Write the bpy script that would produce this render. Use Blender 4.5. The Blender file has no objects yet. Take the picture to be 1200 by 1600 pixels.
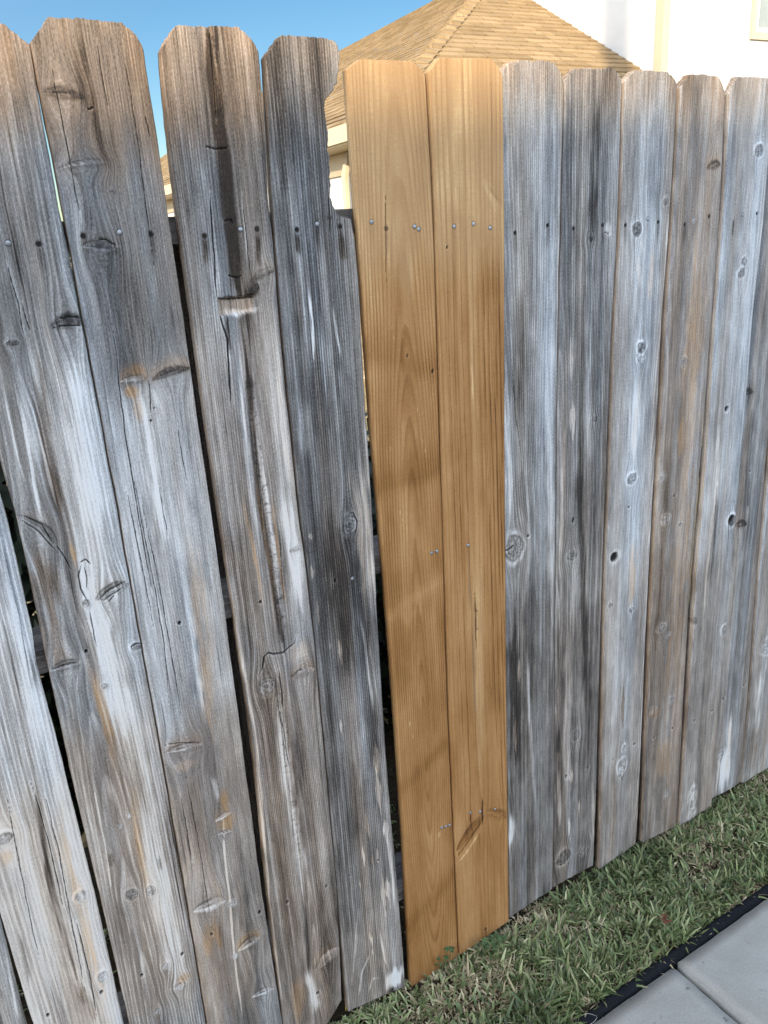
import bpy, bmesh, math, random
import numpy as np
from mathutils import Vector, Matrix

# ------------------------------------------------------------------ camera, light, exposure
SC = bpy.context.scene
COL = SC.collection
CAM_F, CAM_YAW, CAM_PITCH, CAM_ROLL, CAM_H, CAM_D = 1258.76, .527726, .333018, -.0634945, 1.57721, 1.17308

def cam_axes():
    f = np.array([math.sin(CAM_YAW)*math.cos(CAM_PITCH), math.cos(CAM_YAW)*math.cos(CAM_PITCH), -math.sin(CAM_PITCH)])
    r0 = np.array([math.cos(CAM_YAW), -math.sin(CAM_YAW), 0]); u0 = np.cross(r0, f)
    c, s = math.cos(CAM_ROLL), math.sin(CAM_ROLL)
    return c*r0+s*u0, -s*r0+c*u0, f
RX, UX, FX = cam_axes()
cam = bpy.data.cameras.new('camera')
cam.sensor_fit = 'VERTICAL'; cam.sensor_height = 36.0; cam.lens = 36.0*CAM_F/1600.0
cam.clip_start = .02; cam.clip_end = 3000
co = bpy.data.objects.new('camera', cam); COL.objects.link(co)
M4 = Matrix.Identity(4)
for i in range(3):
    M4[i][0], M4[i][1], M4[i][2] = RX[i], UX[i], -FX[i]
M4[0][3], M4[1][3], M4[2][3] = 0, -CAM_D, CAM_H
co.matrix_world = M4
SC.camera = co

SUN_EL, SUN_AZ = math.radians(16), math.radians(40)      # azimuth: from behind the camera (-Y) towards the left (-X)
S_DIR = Vector((-math.sin(SUN_AZ)*math.cos(SUN_EL), -math.cos(SUN_AZ)*math.cos(SUN_EL), math.sin(SUN_EL)))
sun = bpy.data.lights.new('sun', 'SUN'); sun.energy = 2.0; sun.angle = math.radians(.55); sun.color = (1, .84, .62)
so = bpy.data.objects.new('sun', sun); COL.objects.link(so)
so.rotation_euler = (-S_DIR).to_track_quat('-Z', 'Y').to_euler()

W = bpy.data.worlds.new('World'); SC.world = W; W.use_nodes = True
wn = W.node_tree; bg = wn.nodes['Background']
sky = wn.nodes.new('ShaderNodeTexSky'); sky.sky_type = 'NISHITA'; sky.sun_disc = False
sky.sun_elevation = SUN_EL; sky.sun_rotation = math.atan2(S_DIR.x, S_DIR.y)
sky.air_density = 1.0; sky.dust_density = .3; sky.ozone_density = 2.0
# the clear evening sky: deeper and darker opposite the sun, brighter on the sun's side
geo = wn.nodes.new('ShaderNodeTexCoord'); dot = wn.nodes.new('ShaderNodeVectorMath'); dot.operation = 'DOT_PRODUCT'
wn.links.new(geo.outputs['Generated'], dot.inputs[0]); dot.inputs[1].default_value = (S_DIR.x, S_DIR.y, .55)
mr = wn.nodes.new('ShaderNodeMapRange'); mr.interpolation_type = 'SMOOTHSTEP'
wn.links.new(dot.outputs['Value'], mr.inputs[0]); mr.inputs[1].default_value = -.75; mr.inputs[2].default_value = .55
mr.inputs[3].default_value = .18; mr.inputs[4].default_value = 1.25
mul = wn.nodes.new('ShaderNodeVectorMath'); mul.operation = 'SCALE'
hs = wn.nodes.new('ShaderNodeHueSaturation')
sr = wn.nodes.new('ShaderNodeMapRange'); wn.links.new(dot.outputs['Value'], sr.inputs[0])
sr.inputs[1].default_value = -.75; sr.inputs[2].default_value = .35; sr.inputs[3].default_value = 1.28; sr.inputs[4].default_value = .42
wn.links.new(sr.outputs[0], hs.inputs['Saturation'])
wn.links.new(sky.outputs[0], hs.inputs['Color']); wn.links.new(hs.outputs[0], mul.inputs[0]); wn.links.new(mr.outputs[0], mul.inputs['Scale'])
wn.links.new(mul.outputs[0], bg.inputs[0]); bg.inputs[1].default_value = .15
SC.view_settings.view_transform = 'Standard'; SC.view_settings.look = 'None'
SC.view_settings.exposure = 2.33; SC.view_settings.gamma = 1
SC.cycles.use_denoising = True; SC.cycles.denoising_prefilter = 'ACCURATE'
SC.cycles.max_bounces = 6

rng = np.random.default_rng(7)
random.seed(7)

# ------------------------------------------------------------------ helpers
def tag(o, label=None, cat=None, group=None, kind=None):
    if label: o['label'] = label
    if cat: o['category'] = cat
    if group: o['group'] = group
    if kind: o['kind'] = kind
    return o
def empty(name, loc=(0, 0, 0), rz=0):
    o = bpy.data.objects.new(name, None); COL.objects.link(o)
    o.location = loc; o.rotation_euler = (0, 0, rz); o.empty_display_size = .1
    return o
def link_mesh(name, me, mat, parent=None, loc=None):
    o = bpy.data.objects.new(name, me); COL.objects.link(o)
    if mat: me.materials.append(mat)
    if parent: o.parent = parent
    if loc is not None: o.location = loc
    return o
def np_mesh(name, V, Q, smooth=True):
    """V (n,3), Q (m,4) or (m,3) int arrays"""
    me = bpy.data.meshes.new(name)
    k = Q.shape[1]
    me.vertices.add(len(V)); me.vertices.foreach_set('co', np.ascontiguousarray(V, np.float32).ravel())
    me.loops.add(Q.size); me.loops.foreach_set('vertex_index', np.ascontiguousarray(Q, np.int32).ravel())
    me.polygons.add(len(Q)); me.polygons.foreach_set('loop_start', np.arange(0, Q.size, k, dtype=np.int32))
    me.polygons.foreach_set('loop_total', np.full(len(Q), k, np.int32))
    me.polygons.foreach_set('use_smooth', np.full(len(Q), smooth, bool))
    me.update(calc_edges=True); me.validate()
    return me
def vattr(me, name, arr):
    a = me.attributes.new(name, 'FLOAT_VECTOR' if arr.ndim == 2 else 'FLOAT', 'POINT')
    a.data.foreach_set('vector' if arr.ndim == 2 else 'value', np.ascontiguousarray(arr, np.float32).ravel())
class MB:
    def __init__(s): s.bm = bmesh.new()
    def box(s, x0, x1, y0, y1, z0, z1, bev=0):
        r = bmesh.ops.create_cube(s.bm, size=1)
        for v in r['verts']:
            v.co = Vector(((x0+x1)/2+v.co.x*(x1-x0), (y0+y1)/2+v.co.y*(y1-y0), (z0+z1)/2+v.co.z*(z1-z0)))
        if bev:
            ed = list({e for v in r['verts'] for e in v.link_edges})
            bmesh.ops.bevel(s.bm, geom=ed, offset=bev, segments=2, affect='EDGES')
        return s
    def poly(s, pts):
        s.bm.faces.new([s.bm.verts.new(p) for p in pts]); return s
    def prism(s, pts, d):
        """closed polygon pts extruded by vector d"""
        a = [s.bm.verts.new(p) for p in pts]; b = [s.bm.verts.new(Vector(p)+Vector(d)) for p in pts]
        n = len(pts); s.bm.faces.new(a); s.bm.faces.new(b[::-1])
        for i in range(n): s.bm.faces.new((a[i], b[i], b[(i+1) % n], a[(i+1) % n]))
        return s
    def tube(s, pts, r, n=8, r1=None):
        pts = [Vector(p) for p in pts]; rings = []
        for i, p in enumerate(pts):
            t = (pts[min(i+1, len(pts)-1)]-pts[max(i-1, 0)]).normalized()
            q = t.to_track_quat('Z', 'Y'); rr = r if r1 is None else r+(r1-r)*i/(len(pts)-1)
            rings.append([s.bm.verts.new(p+q @ Vector((math.cos(a)*rr, math.sin(a)*rr, 0))) for a in (2*math.pi*k/n for k in range(n))])
        for a, b in zip(rings, rings[1:]):
            for k in range(n): s.bm.faces.new((a[k], a[(k+1) % n], b[(k+1) % n], b[k]))
        s.bm.faces.new(rings[0][::-1]); s.bm.faces.new(rings[-1]); return s
    def build(s, name, mat, parent=None, loc=None, smooth=False):
        bmesh.ops.recalc_face_normals(s.bm, faces=s.bm.faces)
        me = bpy.data.meshes.new(name); s.bm.to_mesh(me); s.bm.free()
        if smooth:
            for p in me.polygons: p.use_smooth = True
        return link_mesh(name, me, mat, parent, loc)

# numpy value noise
def _h(ix, iy, seed):
    n = (ix.astype(np.int64)*374761393+iy.astype(np.int64)*668265263+seed*1442695041) & 0xffffffff
    n = ((n ^ (n >> 13))*1274126177) & 0xffffffff
    n = ((n ^ (n >> 16))*2246822519) & 0xffffffff
    return ((n ^ (n >> 15)) & 0xffff)/65535.0
def vnoise(x, y, seed=0):
    xf, yf = np.floor(x), np.floor(y); ix, iy = xf.astype(np.int64), yf.astype(np.int64)
    u, v = x-xf, y-yf; u = u*u*u*(u*(u*6-15)+10); v = v*v*v*(v*(v*6-15)+10)
    a, b, c, d = _h(ix, iy, seed), _h(ix+1, iy, seed), _h(ix, iy+1, seed), _h(ix+1, iy+1, seed)
    return (a+(b-a)*u)*(1-v)+(c+(d-c)*u)*v-.5
def fbm(x, y, seed=0, o=3):
    s, a = 0, 1.0
    for k in range(o): s = s+a*vnoise(x*2**k, y*2**k, seed+17*k); a *= .5
    return s
def sm(a, b, x):
    t = np.clip((x-a)/(b-a), 0, 1); return t*t*(3-2*t)

# a photo pixel taken back to the fence plane y = const (x, z in metres) or to the ground
def ray(px, py):
    return FX+(px-600)/CAM_F*RX-(py-800)/CAM_F*UX
def P(px, py, y=0.0):
    d = ray(px, py); t = (y+CAM_D)/d[1]
    return d[0]*t, CAM_H+d[2]*t
def G(px, py, z=0.0):
    d = ray(px, py); t = (z-CAM_H)/d[2]
    return d[0]*t, -CAM_D+d[1]*t

# ------------------------------------------------------------------ node helpers
def newmat(name):
    m = bpy.data.materials.new(name); m.use_nodes = True
    return m, m.node_tree, m.node_tree.nodes['Principled BSDF']
def N(t, typ, **kw):
    n = t.nodes.new(typ)
    for k, v in kw.items(): setattr(n, k, v)
    return n
def math_(t, op, a, b=None, c=None, clamp=False):
    n = t.nodes.new('ShaderNodeMath'); n.operation = op; n.use_clamp = clamp
    for i, v in enumerate((a, b, c)):
        if v is None: continue
        if isinstance(v, (int, float)): n.inputs[i].default_value = v
        else: t.links.new(v, n.inputs[i])
    return n.outputs[0]
def noise(t, vec, scale=1, detail=2, rough=.5, dist=0):
    n = t.nodes.new('ShaderNodeTexNoise'); n.inputs['Scale'].default_value = scale
    n.inputs['Detail'].default_value = detail; n.inputs['Roughness'].default_value = rough; n.inputs['Distortion'].default_value = dist
    if vec is not None: t.links.new(vec, n.inputs['Vector'])
    return n.outputs['Fac']
def vscale(t, vec, s):
    n = t.nodes.new('ShaderNodeVectorMath'); n.operation = 'MULTIPLY'
    t.links.new(vec, n.inputs[0]); n.inputs[1].default_value = s; return n.outputs[0]
def ramp(t, fac, stops, interp='LINEAR'):
    n = t.nodes.new('ShaderNodeValToRGB'); r = n.color_ramp; r.interpolation = interp
    while len(r.elements) < len(stops): r.elements.new(.5)
    for e, (p, c) in zip(r.elements, stops): e.position = p; e.color = (*c, 1) if len(c) == 3 else c
    t.links.new(fac, n.inputs[0]); return n.outputs[0]
def mix(t, fac, a, b, mode='MIX'):
    n = t.nodes.new('ShaderNodeMix'); n.data_type = 'RGBA'; n.blend_type = mode
    for i, v in ((0, fac), (6, a), (7, b)):
        if isinstance(v, (int, float)): n.inputs[i].default_value = v
        elif isinstance(v, tuple): n.inputs[i].default_value = (*v, 1)
        else: t.links.new(v, n.inputs[i])
    return n.outputs[2]
def attr(t, name, out='Vector'):
    n = t.nodes.new('ShaderNodeAttribute'); n.attribute_name = name; return n.outputs[out]
def sep(t, v):
    n = t.nodes.new('ShaderNodeSeparateXYZ'); t.links.new(v, n.inputs[0]); return n.outputs
def bump(t, b, h, strength=.5, dist=.002):
    n = t.nodes.new('ShaderNodeBump'); n.inputs['Strength'].default_value = strength; n.inputs['Distance'].default_value = dist
    t.links.new(h, n.inputs['Height']); t.links.new(n.outputs[0], b.inputs['Normal'])

def ring_lines(t, phase):
    """growth rings: crisp latewood lines from the ring phase"""
    f = math_(t, 'FRACT', phase)
    return ramp(t, f, [(0, (.05,)*3), (.45, (.12,)*3), (.80, (1,)*3), (.93, (.9,)*3), (1, (.05,)*3)])
def wood_old():
    m, t, b = newmat('weathered_wood')
    g = attr(t, 'grain'); tn = sep(t, attr(t, 'tone')); ex = sep(t, attr(t, 'extra'))
    fib = noise(t, vscale(t, g, (400, 22, 0)), 1, 4, .65)
    fine = noise(t, vscale(t, g, (760, 240, 0)), 1, 3, .75)
    lng = noise(t, vscale(t, g, (260, 4, 0)), 1, 2, .6)
    blot = noise(t, vscale(t, g, (45, 14, 0)), 1, 4, .6)
    chk = noise(t, vscale(t, g, (330, 4.0, 0)), 1, 1, .5)
    chk = math_(t, 'MULTIPLY', math_(t, 'SUBTRACT', chk, .665), 22, clamp=True)
    chk = math_(t, 'MULTIPLY', chk, math_(t, 'MULTIPLY', math_(t, 'SUBTRACT', noise(t, vscale(t, g, (14, 3, 0)), 1, 2), .42), 5, clamp=True))
    ring = ring_lines(t, sep(t, g)[2])
    rmod = math_(t, 'MULTIPLY', ex[1], math_(t, 'MULTIPLY', math_(t, 'SUBTRACT', blot, .22), 2.2, clamp=True))
    v = math_(t, 'ADD', tn[0], math_(t, 'MULTIPLY', math_(t, 'SUBTRACT', fib, .5), .56))
    v = math_(t, 'ADD', v, math_(t, 'MULTIPLY', math_(t, 'SUBTRACT', fine, .5), .80))
    hair = noise(t, vscale(t, g, (640, 9, 0)), 1, 2, .6)
    v = math_(t, 'SUBTRACT', v, math_(t, 'MULTIPLY', math_(t, 'MULTIPLY', math_(t, 'SUBTRACT', hair, .56), 9, clamp=True), .13))
    v = math_(t, 'ADD', v, math_(t, 'MULTIPLY', math_(t, 'SUBTRACT', lng, .5), .20))
    v = math_(t, 'ADD', v, math_(t, 'MULTIPLY', math_(t, 'SUBTRACT', blot, .5), .30))
    v = math_(t, 'ADD', v, math_(t, 'MULTIPLY', math_(t, 'SUBTRACT', ring, .42), rmod))
    c = ramp(t, v, [(0, (.020, .017, .015)), (.22, (.072, .065, .060)), (.5, (.205, .190, .176)), (.75, (.385, .365, .345)), (1, (.62, .60, .58))])
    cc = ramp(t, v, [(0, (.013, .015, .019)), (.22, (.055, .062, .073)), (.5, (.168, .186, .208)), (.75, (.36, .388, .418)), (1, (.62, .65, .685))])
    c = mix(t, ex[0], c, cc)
    ct = ramp(t, v, [(0, (.035, .022, .013)), (.5, (.27, .168, .092)), (1, (.60, .44, .29))])
    tf = math_(t, 'MULTIPLY', tn[1], math_(t, 'ADD', .45, math_(t, 'MULTIPLY', blot, 1.1)), clamp=True)
    c = mix(t, tf, c, ct)
    dk = math_(t, 'MAXIMUM', tn[2], math_(t, 'MULTIPLY', chk, .62))
    c = mix(t, dk, c, (.012, .011, .011))
    t.links.new(c, b.inputs['Base Color'])
    b.inputs['Roughness'].default_value = .82; b.inputs['Specular IOR Level'].default_value = .25
    h = math_(t, 'ADD', math_(t, 'MULTIPLY', fib, .6), math_(t, 'MULTIPLY', fine, .45))
    h = math_(t, 'ADD', h, math_(t, 'MULTIPLY', ring, math_(t, 'MULTIPLY', rmod, 1.6)))
    h = math_(t, 'SUBTRACT', h, math_(t, 'MULTIPLY', chk, 1.2))
    bump(t, b, h, .6, .0012)
    return m
def wood_new():
    m, t, b = newmat('new_cedar_wood')
    g = attr(t, 'grain'); tn = sep(t, attr(t, 'tone')); ex = sep(t, attr(t, 'extra'))
    fib = noise(t, vscale(t, g, (430, 18, 0)), 1, 4, .65)
    fine = noise(t, vscale(t, g, (900, 210, 0)), 1, 3, .7)
    saw = noise(t, vscale(t, g, (30, 420, 0)), 1, 2, .5)
    blot = noise(t, vscale(t, g, (28, 9, 0)), 1, 4, .6)
    ring = ring_lines(t, sep(t, g)[2])
    rmod = math_(t, 'MULTIPLY', ex[1], math_(t, 'MULTIPLY', math_(t, 'SUBTRACT', blot, .2), 2.2, clamp=True))
    v = math_(t, 'ADD', tn[0], math_(t, 'MULTIPLY', math_(t, 'SUBTRACT', fib, .5), .34))
    v = math_(t, 'ADD', v, math_(t, 'MULTIPLY', math_(t, 'SUBTRACT', fine, .5), .50))
    v = math_(t, 'ADD', v, math_(t, 'MULTIPLY', math_(t, 'SUBTRACT', saw, .5), .10))
    v = math_(t, 'ADD', v, math_(t, 'MULTIPLY', math_(t, 'SUBTRACT', blot, .5), .22))
    v = math_(t, 'SUBTRACT', v, math_(t, 'MULTIPLY', math_(t, 'SUBTRACT', ring, .40), rmod))
    c = ramp(t, v, [(0, (.070, .028, .007)), (.3, (.185, .081, .020)), (.55, (.298, .150, .053)), (.8, (.415, .240, .102)), (1, (.60, .40, .19))])
    c = mix(t, tn[1], c, (.40, .30, .18))
    c = mix(t, tn[2], c, (.04, .02, .01))
    t.links.new(c, b.inputs['Base Color'])
    b.inputs['Roughness'].default_value = .7; b.inputs['Specular IOR Level'].default_value = .28
    bump(t, b, math_(t, 'ADD', math_(t, 'MULTIPLY', fib, .8), math_(t, 'MULTIPLY', fine, .6)), .45, .0009)
    return m
def simple(name, col, rough=.7, var=.15, scale=8, bstr=0, bdist=.003, metal=0, spec=.4, detail=4):
    m, t, b = newmat(name)
    tc = N(t, 'ShaderNodeTexCoord')
    n = noise(t, tc.outputs['Object'], scale, detail, .6)
    c = ramp(t, n, [(.2, tuple(x*(1-var) for x in col)), (.8, tuple(min(1, x*(1+var)) for x in col))])
    t.links.new(c, b.inputs['Base Color']); b.inputs['Roughness'].default_value = rough
    b.inputs['Metallic'].default_value = metal; b.inputs['Specular IOR Level'].default_value = spec
    if bstr: bump(t, b, n, bstr, bdist)
    return m
OLD, NEW = wood_old(), wood_new()
NAIL = simple('galvanized_nail', (.30, .32, .35), .5, .35, 400, metal=.55)
RUST = simple('rusty_nail', (.022, .017, .015), .9, .4, 300, .3)

# ------------------------------------------------------------------ the fence
fence = empty('wooden_fence', (0, 0, 0))
tag(fence, 'weathered grey wooden privacy fence of dog-eared pickets with two new tan cedar pickets', 'fence')

def curve(pts):
    """polyline of photo points on an edge -> x(z)"""
    q = sorted((P(*p)[1], P(*p)[0]) for p in pts)
    return np.array([a for a, _ in q]), np.array([b for _, b in q])

def mscale(px, py):
    x0, z0 = P(px, py); x1, _ = P(px+1, py); _, z1 = P(px, py+1)
    return abs(x1-x0), abs(z1-z0)

def seg_dist(X, Z, pts):
    """distance to a polyline and the parameter 0..1 along it"""
    best = np.full(X.shape, 1e9); par = np.zeros(X.shape); side = np.zeros(X.shape)
    L = [math.dist(a, b) for a, b in zip(pts, pts[1:])]; T = sum(L); acc = 0
    for (a, b), l in zip(zip(pts, pts[1:]), L):
        dx, dz = b[0]-a[0], b[1]-a[1]
        t = np.clip(((X-a[0])*dx+(Z-a[1])*dz)/(l*l+1e-12), 0, 1)
        ex, ez = X-(a[0]+t*dx), Z-(a[1]+t*dz)
        d = np.hypot(ex, ez); w = d < best
        best = np.where(w, d, best); par = np.where(w, (acc+t*l)/T, par)
        side = np.where(w, (dx*ez-dz*ex)/l, side); acc += l
    return best, par, side

TH = .0165
def picket(spec, cols, rows=None):
    """spec: L/R edge polylines (photo points), top polyline of (u, z) or photo points, features"""
    seed = spec['seed']; new = spec.get('new', False)
    if rows is None: rows = 1150 if cols > 110 else 820
    Lz, Lx = spec.get('Lc') or curve(spec['L']); Rz, Rx = spec.get('Rc') or curve(spec['R'])
    def ex(Z, zz, xx):
        x = np.interp(Z, zz, xx)
        k0 = (xx[1]-xx[0])/(zz[1]-zz[0]); k1 = (xx[-1]-xx[-2])/(zz[-1]-zz[-2])
        k0 = np.clip(k0, -.03, .03); k1 = np.clip(k1, -.03, .03)
        if spec.get('flat'): k0 = k1 = 0
        return x+np.where(Z < zz[0], (Z-zz[0])*k0, 0)+np.where(Z > zz[-1], (Z-zz[-1])*k1, 0)
    ztop = spec['top']; zb = spec['bot']             # ztop: list of (u, z); zb: (z left, z right)
    tu = np.array([p[0] for p in ztop]); tz = np.array([p[1] for p in ztop])
    u = np.linspace(0, 1, cols)
    wear = .0009 if new else .0028
    TZ = np.interp(u, tu, tz)+wear*(0 if new else 1)*(vnoise(u*23, u*0+.5, seed+5)+2.2*vnoise(u*61, u*0+.5, seed+6)*(.4+spec.get('fray', 0)))
    BZ = zb[0]+(zb[1]-zb[0])*u+(0 if new else .004)*vnoise(u*9, u*0+.3, seed+8)
    v = np.linspace(0, 1, rows)
    # rows spread between the bottom and the (dog-eared) top outline
    zmin = tz.min()-.02
    Zc = np.where(v[:, None] < .93, BZ[None]+(zmin-BZ[None])*v[:, None]/.93, zmin+(TZ[None]-zmin)*(v[:, None]-.93)/.07)
    zr = Zc
    lx, rx = ex(zr, Lz, Lx), ex(zr, Rz, Rx)
    ew = .0005 if new else .0013
    lx = lx+ew*(fbm(zr*14, zr*0+.5, seed+1, 4)); rx = rx+ew*(fbm(zr*14, zr*0+.5, seed+2, 4))
    if spec.get('rag'): rx = rx+spec['rag']*(fbm(zr*60, zr*0+.5, seed+50, 4)-.5*sm(.15, .4, fbm(zr*110, zr*0, seed+51, 2)))*sm(1.60, 1.63, zr)
    X = lx+(rx-lx)*u[None]; Z = Zc
    W_ = rx-lx
    # ---------------- grain coordinates, pushed aside by knots
    gx = X+.0045*fbm(Z*1.3, Z*0, seed+3, 2)+spec.get('slant', 0)*Z
    gx = gx+.0016*fbm(X*18, Z*5, seed+30, 2)
    K = spec.get('f', [])
    for f in K:
        if f[0] in 'kl':
            if f[0] == 'k': kx, kz = P(f[1], f[2]); sx, sz = mscale(f[1], f[2]); a, b_ = f[3]*sx*1.5, f[4]*sz*2.6
            else:
                mx, my = (f[1]+f[3])/2, (f[2]+f[4])/2; kx, kz = P(mx, my); sx, sz = mscale(mx, my); a, b_ = abs(f[3]-f[1])*sx*.5, f[5]*sz*2.4+.004
            gx = gx-.82*(X-kx)*np.exp(-((X-kx)/a)**2-((Z-kz)/b_)**2)
    cx = X.mean()
    pith = cx+spec.get('pith', .07*(1 if seed % 2 else -1)); dep = spec.get('depth', .03)+spec.get('cath', .02)*(Z-.9)+.010*fbm(Z*1.6, Z*0, seed+9, 3)
    rr = np.sqrt((gx-pith)**2+dep**2)
    ringp = rr/spec.get('ring', .0042)+.35*fbm(X*30, Z*2.2, seed+10, 2)
    s = ringp-np.floor(ringp)
    late = s**2.2*(1-sm(.93, 1, s))
    # ---------------- tone
    st = spec.get('streak', .55); base = spec.get('base', .5)
    tone = base+st*.32*fbm(gx*40, Z*.8, seed+11, 3)+st*.34*fbm(gx*190, Z*2.6, seed+12, 4)+.17*fbm(X*26, Z*6, seed+13, 5)+.02
    tan = np.clip(spec.get('tan', .08)+.55*(fbm(gx*34+7, Z*1.1+3, seed+14, 3)-.10)*spec.get('tanvar', .7), 0, 1)
    if new: tan = tan*0
    mark = np.zeros_like(X); H = np.zeros_like(X)
    H += (.0010 if not new else .0003)*fbm(gx*28, Z*1.5, seed+15, 2)
    cup = spec.get('cup', 0); H += cup*(1-(2*u[None]-1)**2)
    for z0, z1, dt, dtan in spec.get('zones', []):        # height zones: photo y pair -> tone/tan offsets; tan tops hold natural brown and painted warm sun
        xm = (P(*spec['L'][0])[0]+P(*spec['R'][0])[0])/2
        pcx = (spec['L'][0][0]+spec['R'][0][0])/2
        za, zb_ = P(pcx, z0)[1], P(pcx, z1)[1]
        wz = Z+.06*fbm(gx*45, Z*2, seed+16, 2)
        e = .05
        msk = sm(zb_-e, zb_+e, wz)*(1-sm(za-e, za+e, wz))
        tone = tone+dt*msk; tan = tan+dtan*msk
    nails = []
    for f in K:
        k = f[0]
        if k == 'n':
            nails.append(f); kx, kz = P(f[1], f[2]); q_ = np.hypot(X-kx, Z-kz)
            if f[3] == 'r': mark = np.maximum(mark, 1-sm(.0030, .0046, q_)); H = H-.002*(1-sm(.003, .005, q_))
            else: mark = np.maximum(mark, .75*(1-sm(.0036, .0050, q_)))
            stn = np.exp(-((X-kx)/.004)**2)*sm(-.002, .004, kz-Z)*(1-sm(.012, .05, kz-Z)); tone = tone-(.16 if f[3] == 'r' else .08)*stn
            continue
        if k == 's':      # streak: pts, width px, dtone, dtan, hard(0..1)
            _, pts, w, dt, dtan = f[:5]; hard = f[5] if len(f) > 5 else .3
            sx, _ = mscale(*pts[len(pts)//2]); q = [P(*p) for p in pts]; wm = w*sx*.5
            wob = 1+(.7 if hard < .6 else .28)*fbm(Z*22, X*60, seed+19, 2)
            d, par, _ = seg_dist(X+.0018*fbm(Z*16, X*40, seed+18, 3), Z, q)
            prof = 1-sm(wm*wob*hard*.8, wm*wob*(1.75-.75*hard)+1e-5, d)
            pj = par+.22*fbm(gx*160, Z*5, seed+43, 2); e_ = .28 if hard < .6 else .08; prof = prof*sm(0, e_, pj)*(1-sm(1-e_, 1, pj))*np.clip(1+(1.1 if hard < .6 else .35)*fbm(gx*260, Z*9, seed+20, 4), 0, 1.7)
            tone = tone+dt*prof; tan = np.clip(tan+dtan*prof, 0, 1)
        elif k == 'p':    # soft patch
            _, px, py, a, b_, dt, dtan = f[:7]; kx, kz = P(px, py); sx, sz = mscale(px, py)
            r = np.hypot((X-kx)/(a*sx), (Z-kz)/(b_*sz))+.75*fbm(gx*120, Z*14, seed+21, 3)
            msk = 1-sm(.35, 1.15, r); tone = tone+dt*msk; tan = np.clip(tan+dtan*msk, 0, 1)
        elif k == 'f':    # flake with a crisp, pointed outline
            _, px, py, a, b_, dt = f[:6]; kx, kz = P(px, py); sx, sz = mscale(px, py)
            r = np.hypot((X-kx+.03*(Z-kz)+.0012*fbm(Z*60, X*20, seed+46, 2))/(a*sx*.8*np.clip(1-np.abs(Z-kz)/(b_*sz*1.5), .02, 1)**.8), (Z-kz)/(b_*sz*1.35))+.9*fbm(X*240, Z*32, seed+22, 3)
            msk = 1-sm(.60, 1.0, r); tone = tone+.75*dt*msk*np.clip(1+.8*fbm(gx*260, Z*30, seed+45, 2), .2, 1.4); tan = np.clip(tan+.30*msk, 0, 1); H = H-.0005*msk
        elif k == 'c':    # crack
            _, pts, w = f[:3]; q = [P(*p) for p in pts]; sx, _ = mscale(*pts[len(pts)//2]); dirz = abs(q[-1][0]-q[0][0])/(math.dist(q[0], q[-1])+1e-6); wm = max(w*sx*.5, .00045+.0005*dirz)
            d, par, _ = seg_dist(X+.0014*fbm(Z*40, X*90, seed+23, 3), Z+.0012*fbm(X*80, Z*20, seed+24, 2), q)
            tap = np.clip(np.minimum(par*5, (1-par)*5), .25, 1)
            msk = 1-sm(wm*tap*.7, wm*tap*1.5, d); mark = np.maximum(mark, .93*msk); H = H-.0035*msk
            tone = tone+.10*(1-sm(wm, wm*4, d))*(1-msk)*(0 if new else 1)
        elif k == 'h':    # hole
            _, px, py, r0 = f[:4]; kx, kz = P(px, py); sx, sz = mscale(px, py); ry = f[4] if len(f) > 4 else r0
            r = np.hypot((X-kx)/(r0*sx), (Z-kz)/(ry*sz))+.25*fbm(X*400, Z*300, seed+25, 2)
            msk = 1-sm(.75, 1.05, r); mark = np.maximum(mark, msk); H = H-.006*msk
            tone = tone+.15*(1-sm(1, 1.9, r))*(1-msk)
        elif k == 'k':    # round knot: ax, ay, centre tone, rim tone
            _, px, py, a, b_, ct, rim = f[:7]; kx, kz = P(px, py); sx, sz = mscale(px, py)
            th = np.arctan2((Z-kz)/(b_*sz), (X-kx)/(a*sx))
            r = np.hypot((X-kx)/(a*sx), (Z-kz)/(b_*sz))+.20*fbm(np.cos(th)*1.5+px, np.sin(th)*1.5+py, seed+26, 3)
            ins = 1-sm(.80, .95, r); rimm = np.exp(-((r-1.08)/.24)**2)
            rg = .5+.5*np.cos(r*19+3*fbm(X*200, Z*200, seed+27, 2))
            kt = ct+.20*(rg-.5)+.30*fbm(X*320, Z*320, seed+28, 2)
            tone = tone*(1-.85*ins)+kt*.85*ins+.6*(rim-.45)*rimm*(1-ins*.5)*np.clip(1+1.5*fbm(th*1.3, r*2, seed+44, 2), 0, 2)
            tan = tan*(1-.6*ins)
            dkl = np.exp(-((r-.90)/.07)**2)*.6*np.clip(.4+1.4*vnoise(th*1.2, r*0, seed+29), 0, 1)
            rad = sm(.36, .5, vnoise(th*3.0, r*1.2, seed+31)+.12)*(1-sm(.45, .9, r))*.7
            mark = np.maximum(mark, np.clip(np.maximum(dkl, rad), 0, 1)*(.9 if not new else .5))
            H = H+.0009*ins*(1-.4*rg)+.0012*rimm
        elif k == 'l':    # spike knot / lens: x0,y0,x1,y1,width px, centre tone, tan above
            _, x0, y0, x1, y1, w, ct = f[:7]; tn_ = f[7] if len(f) > 7 else .2
            a, b_ = np.array(P(x0, y0)), np.array(P(x1, y1)); d_ = b_-a; l = np.linalg.norm(d_); d_ = d_/l
            if d_[0] < 0: a, d_ = b_, -d_
            _, sz = mscale((x0+x1)/2, (y0+y1)/2); wm = w*sz*.5
            t = ((X-a[0])*d_[0]+(Z-a[1])*d_[1])/l
            vv = -(X-a[0])*d_[1]+(Z-a[1])*d_[0]-.25*l*t*(1-t)          # bowed upwards
            half = wm*np.clip(4*t*(1-t), 0, 1)**.8*(1+.5*(t-.5))+.0006
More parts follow.
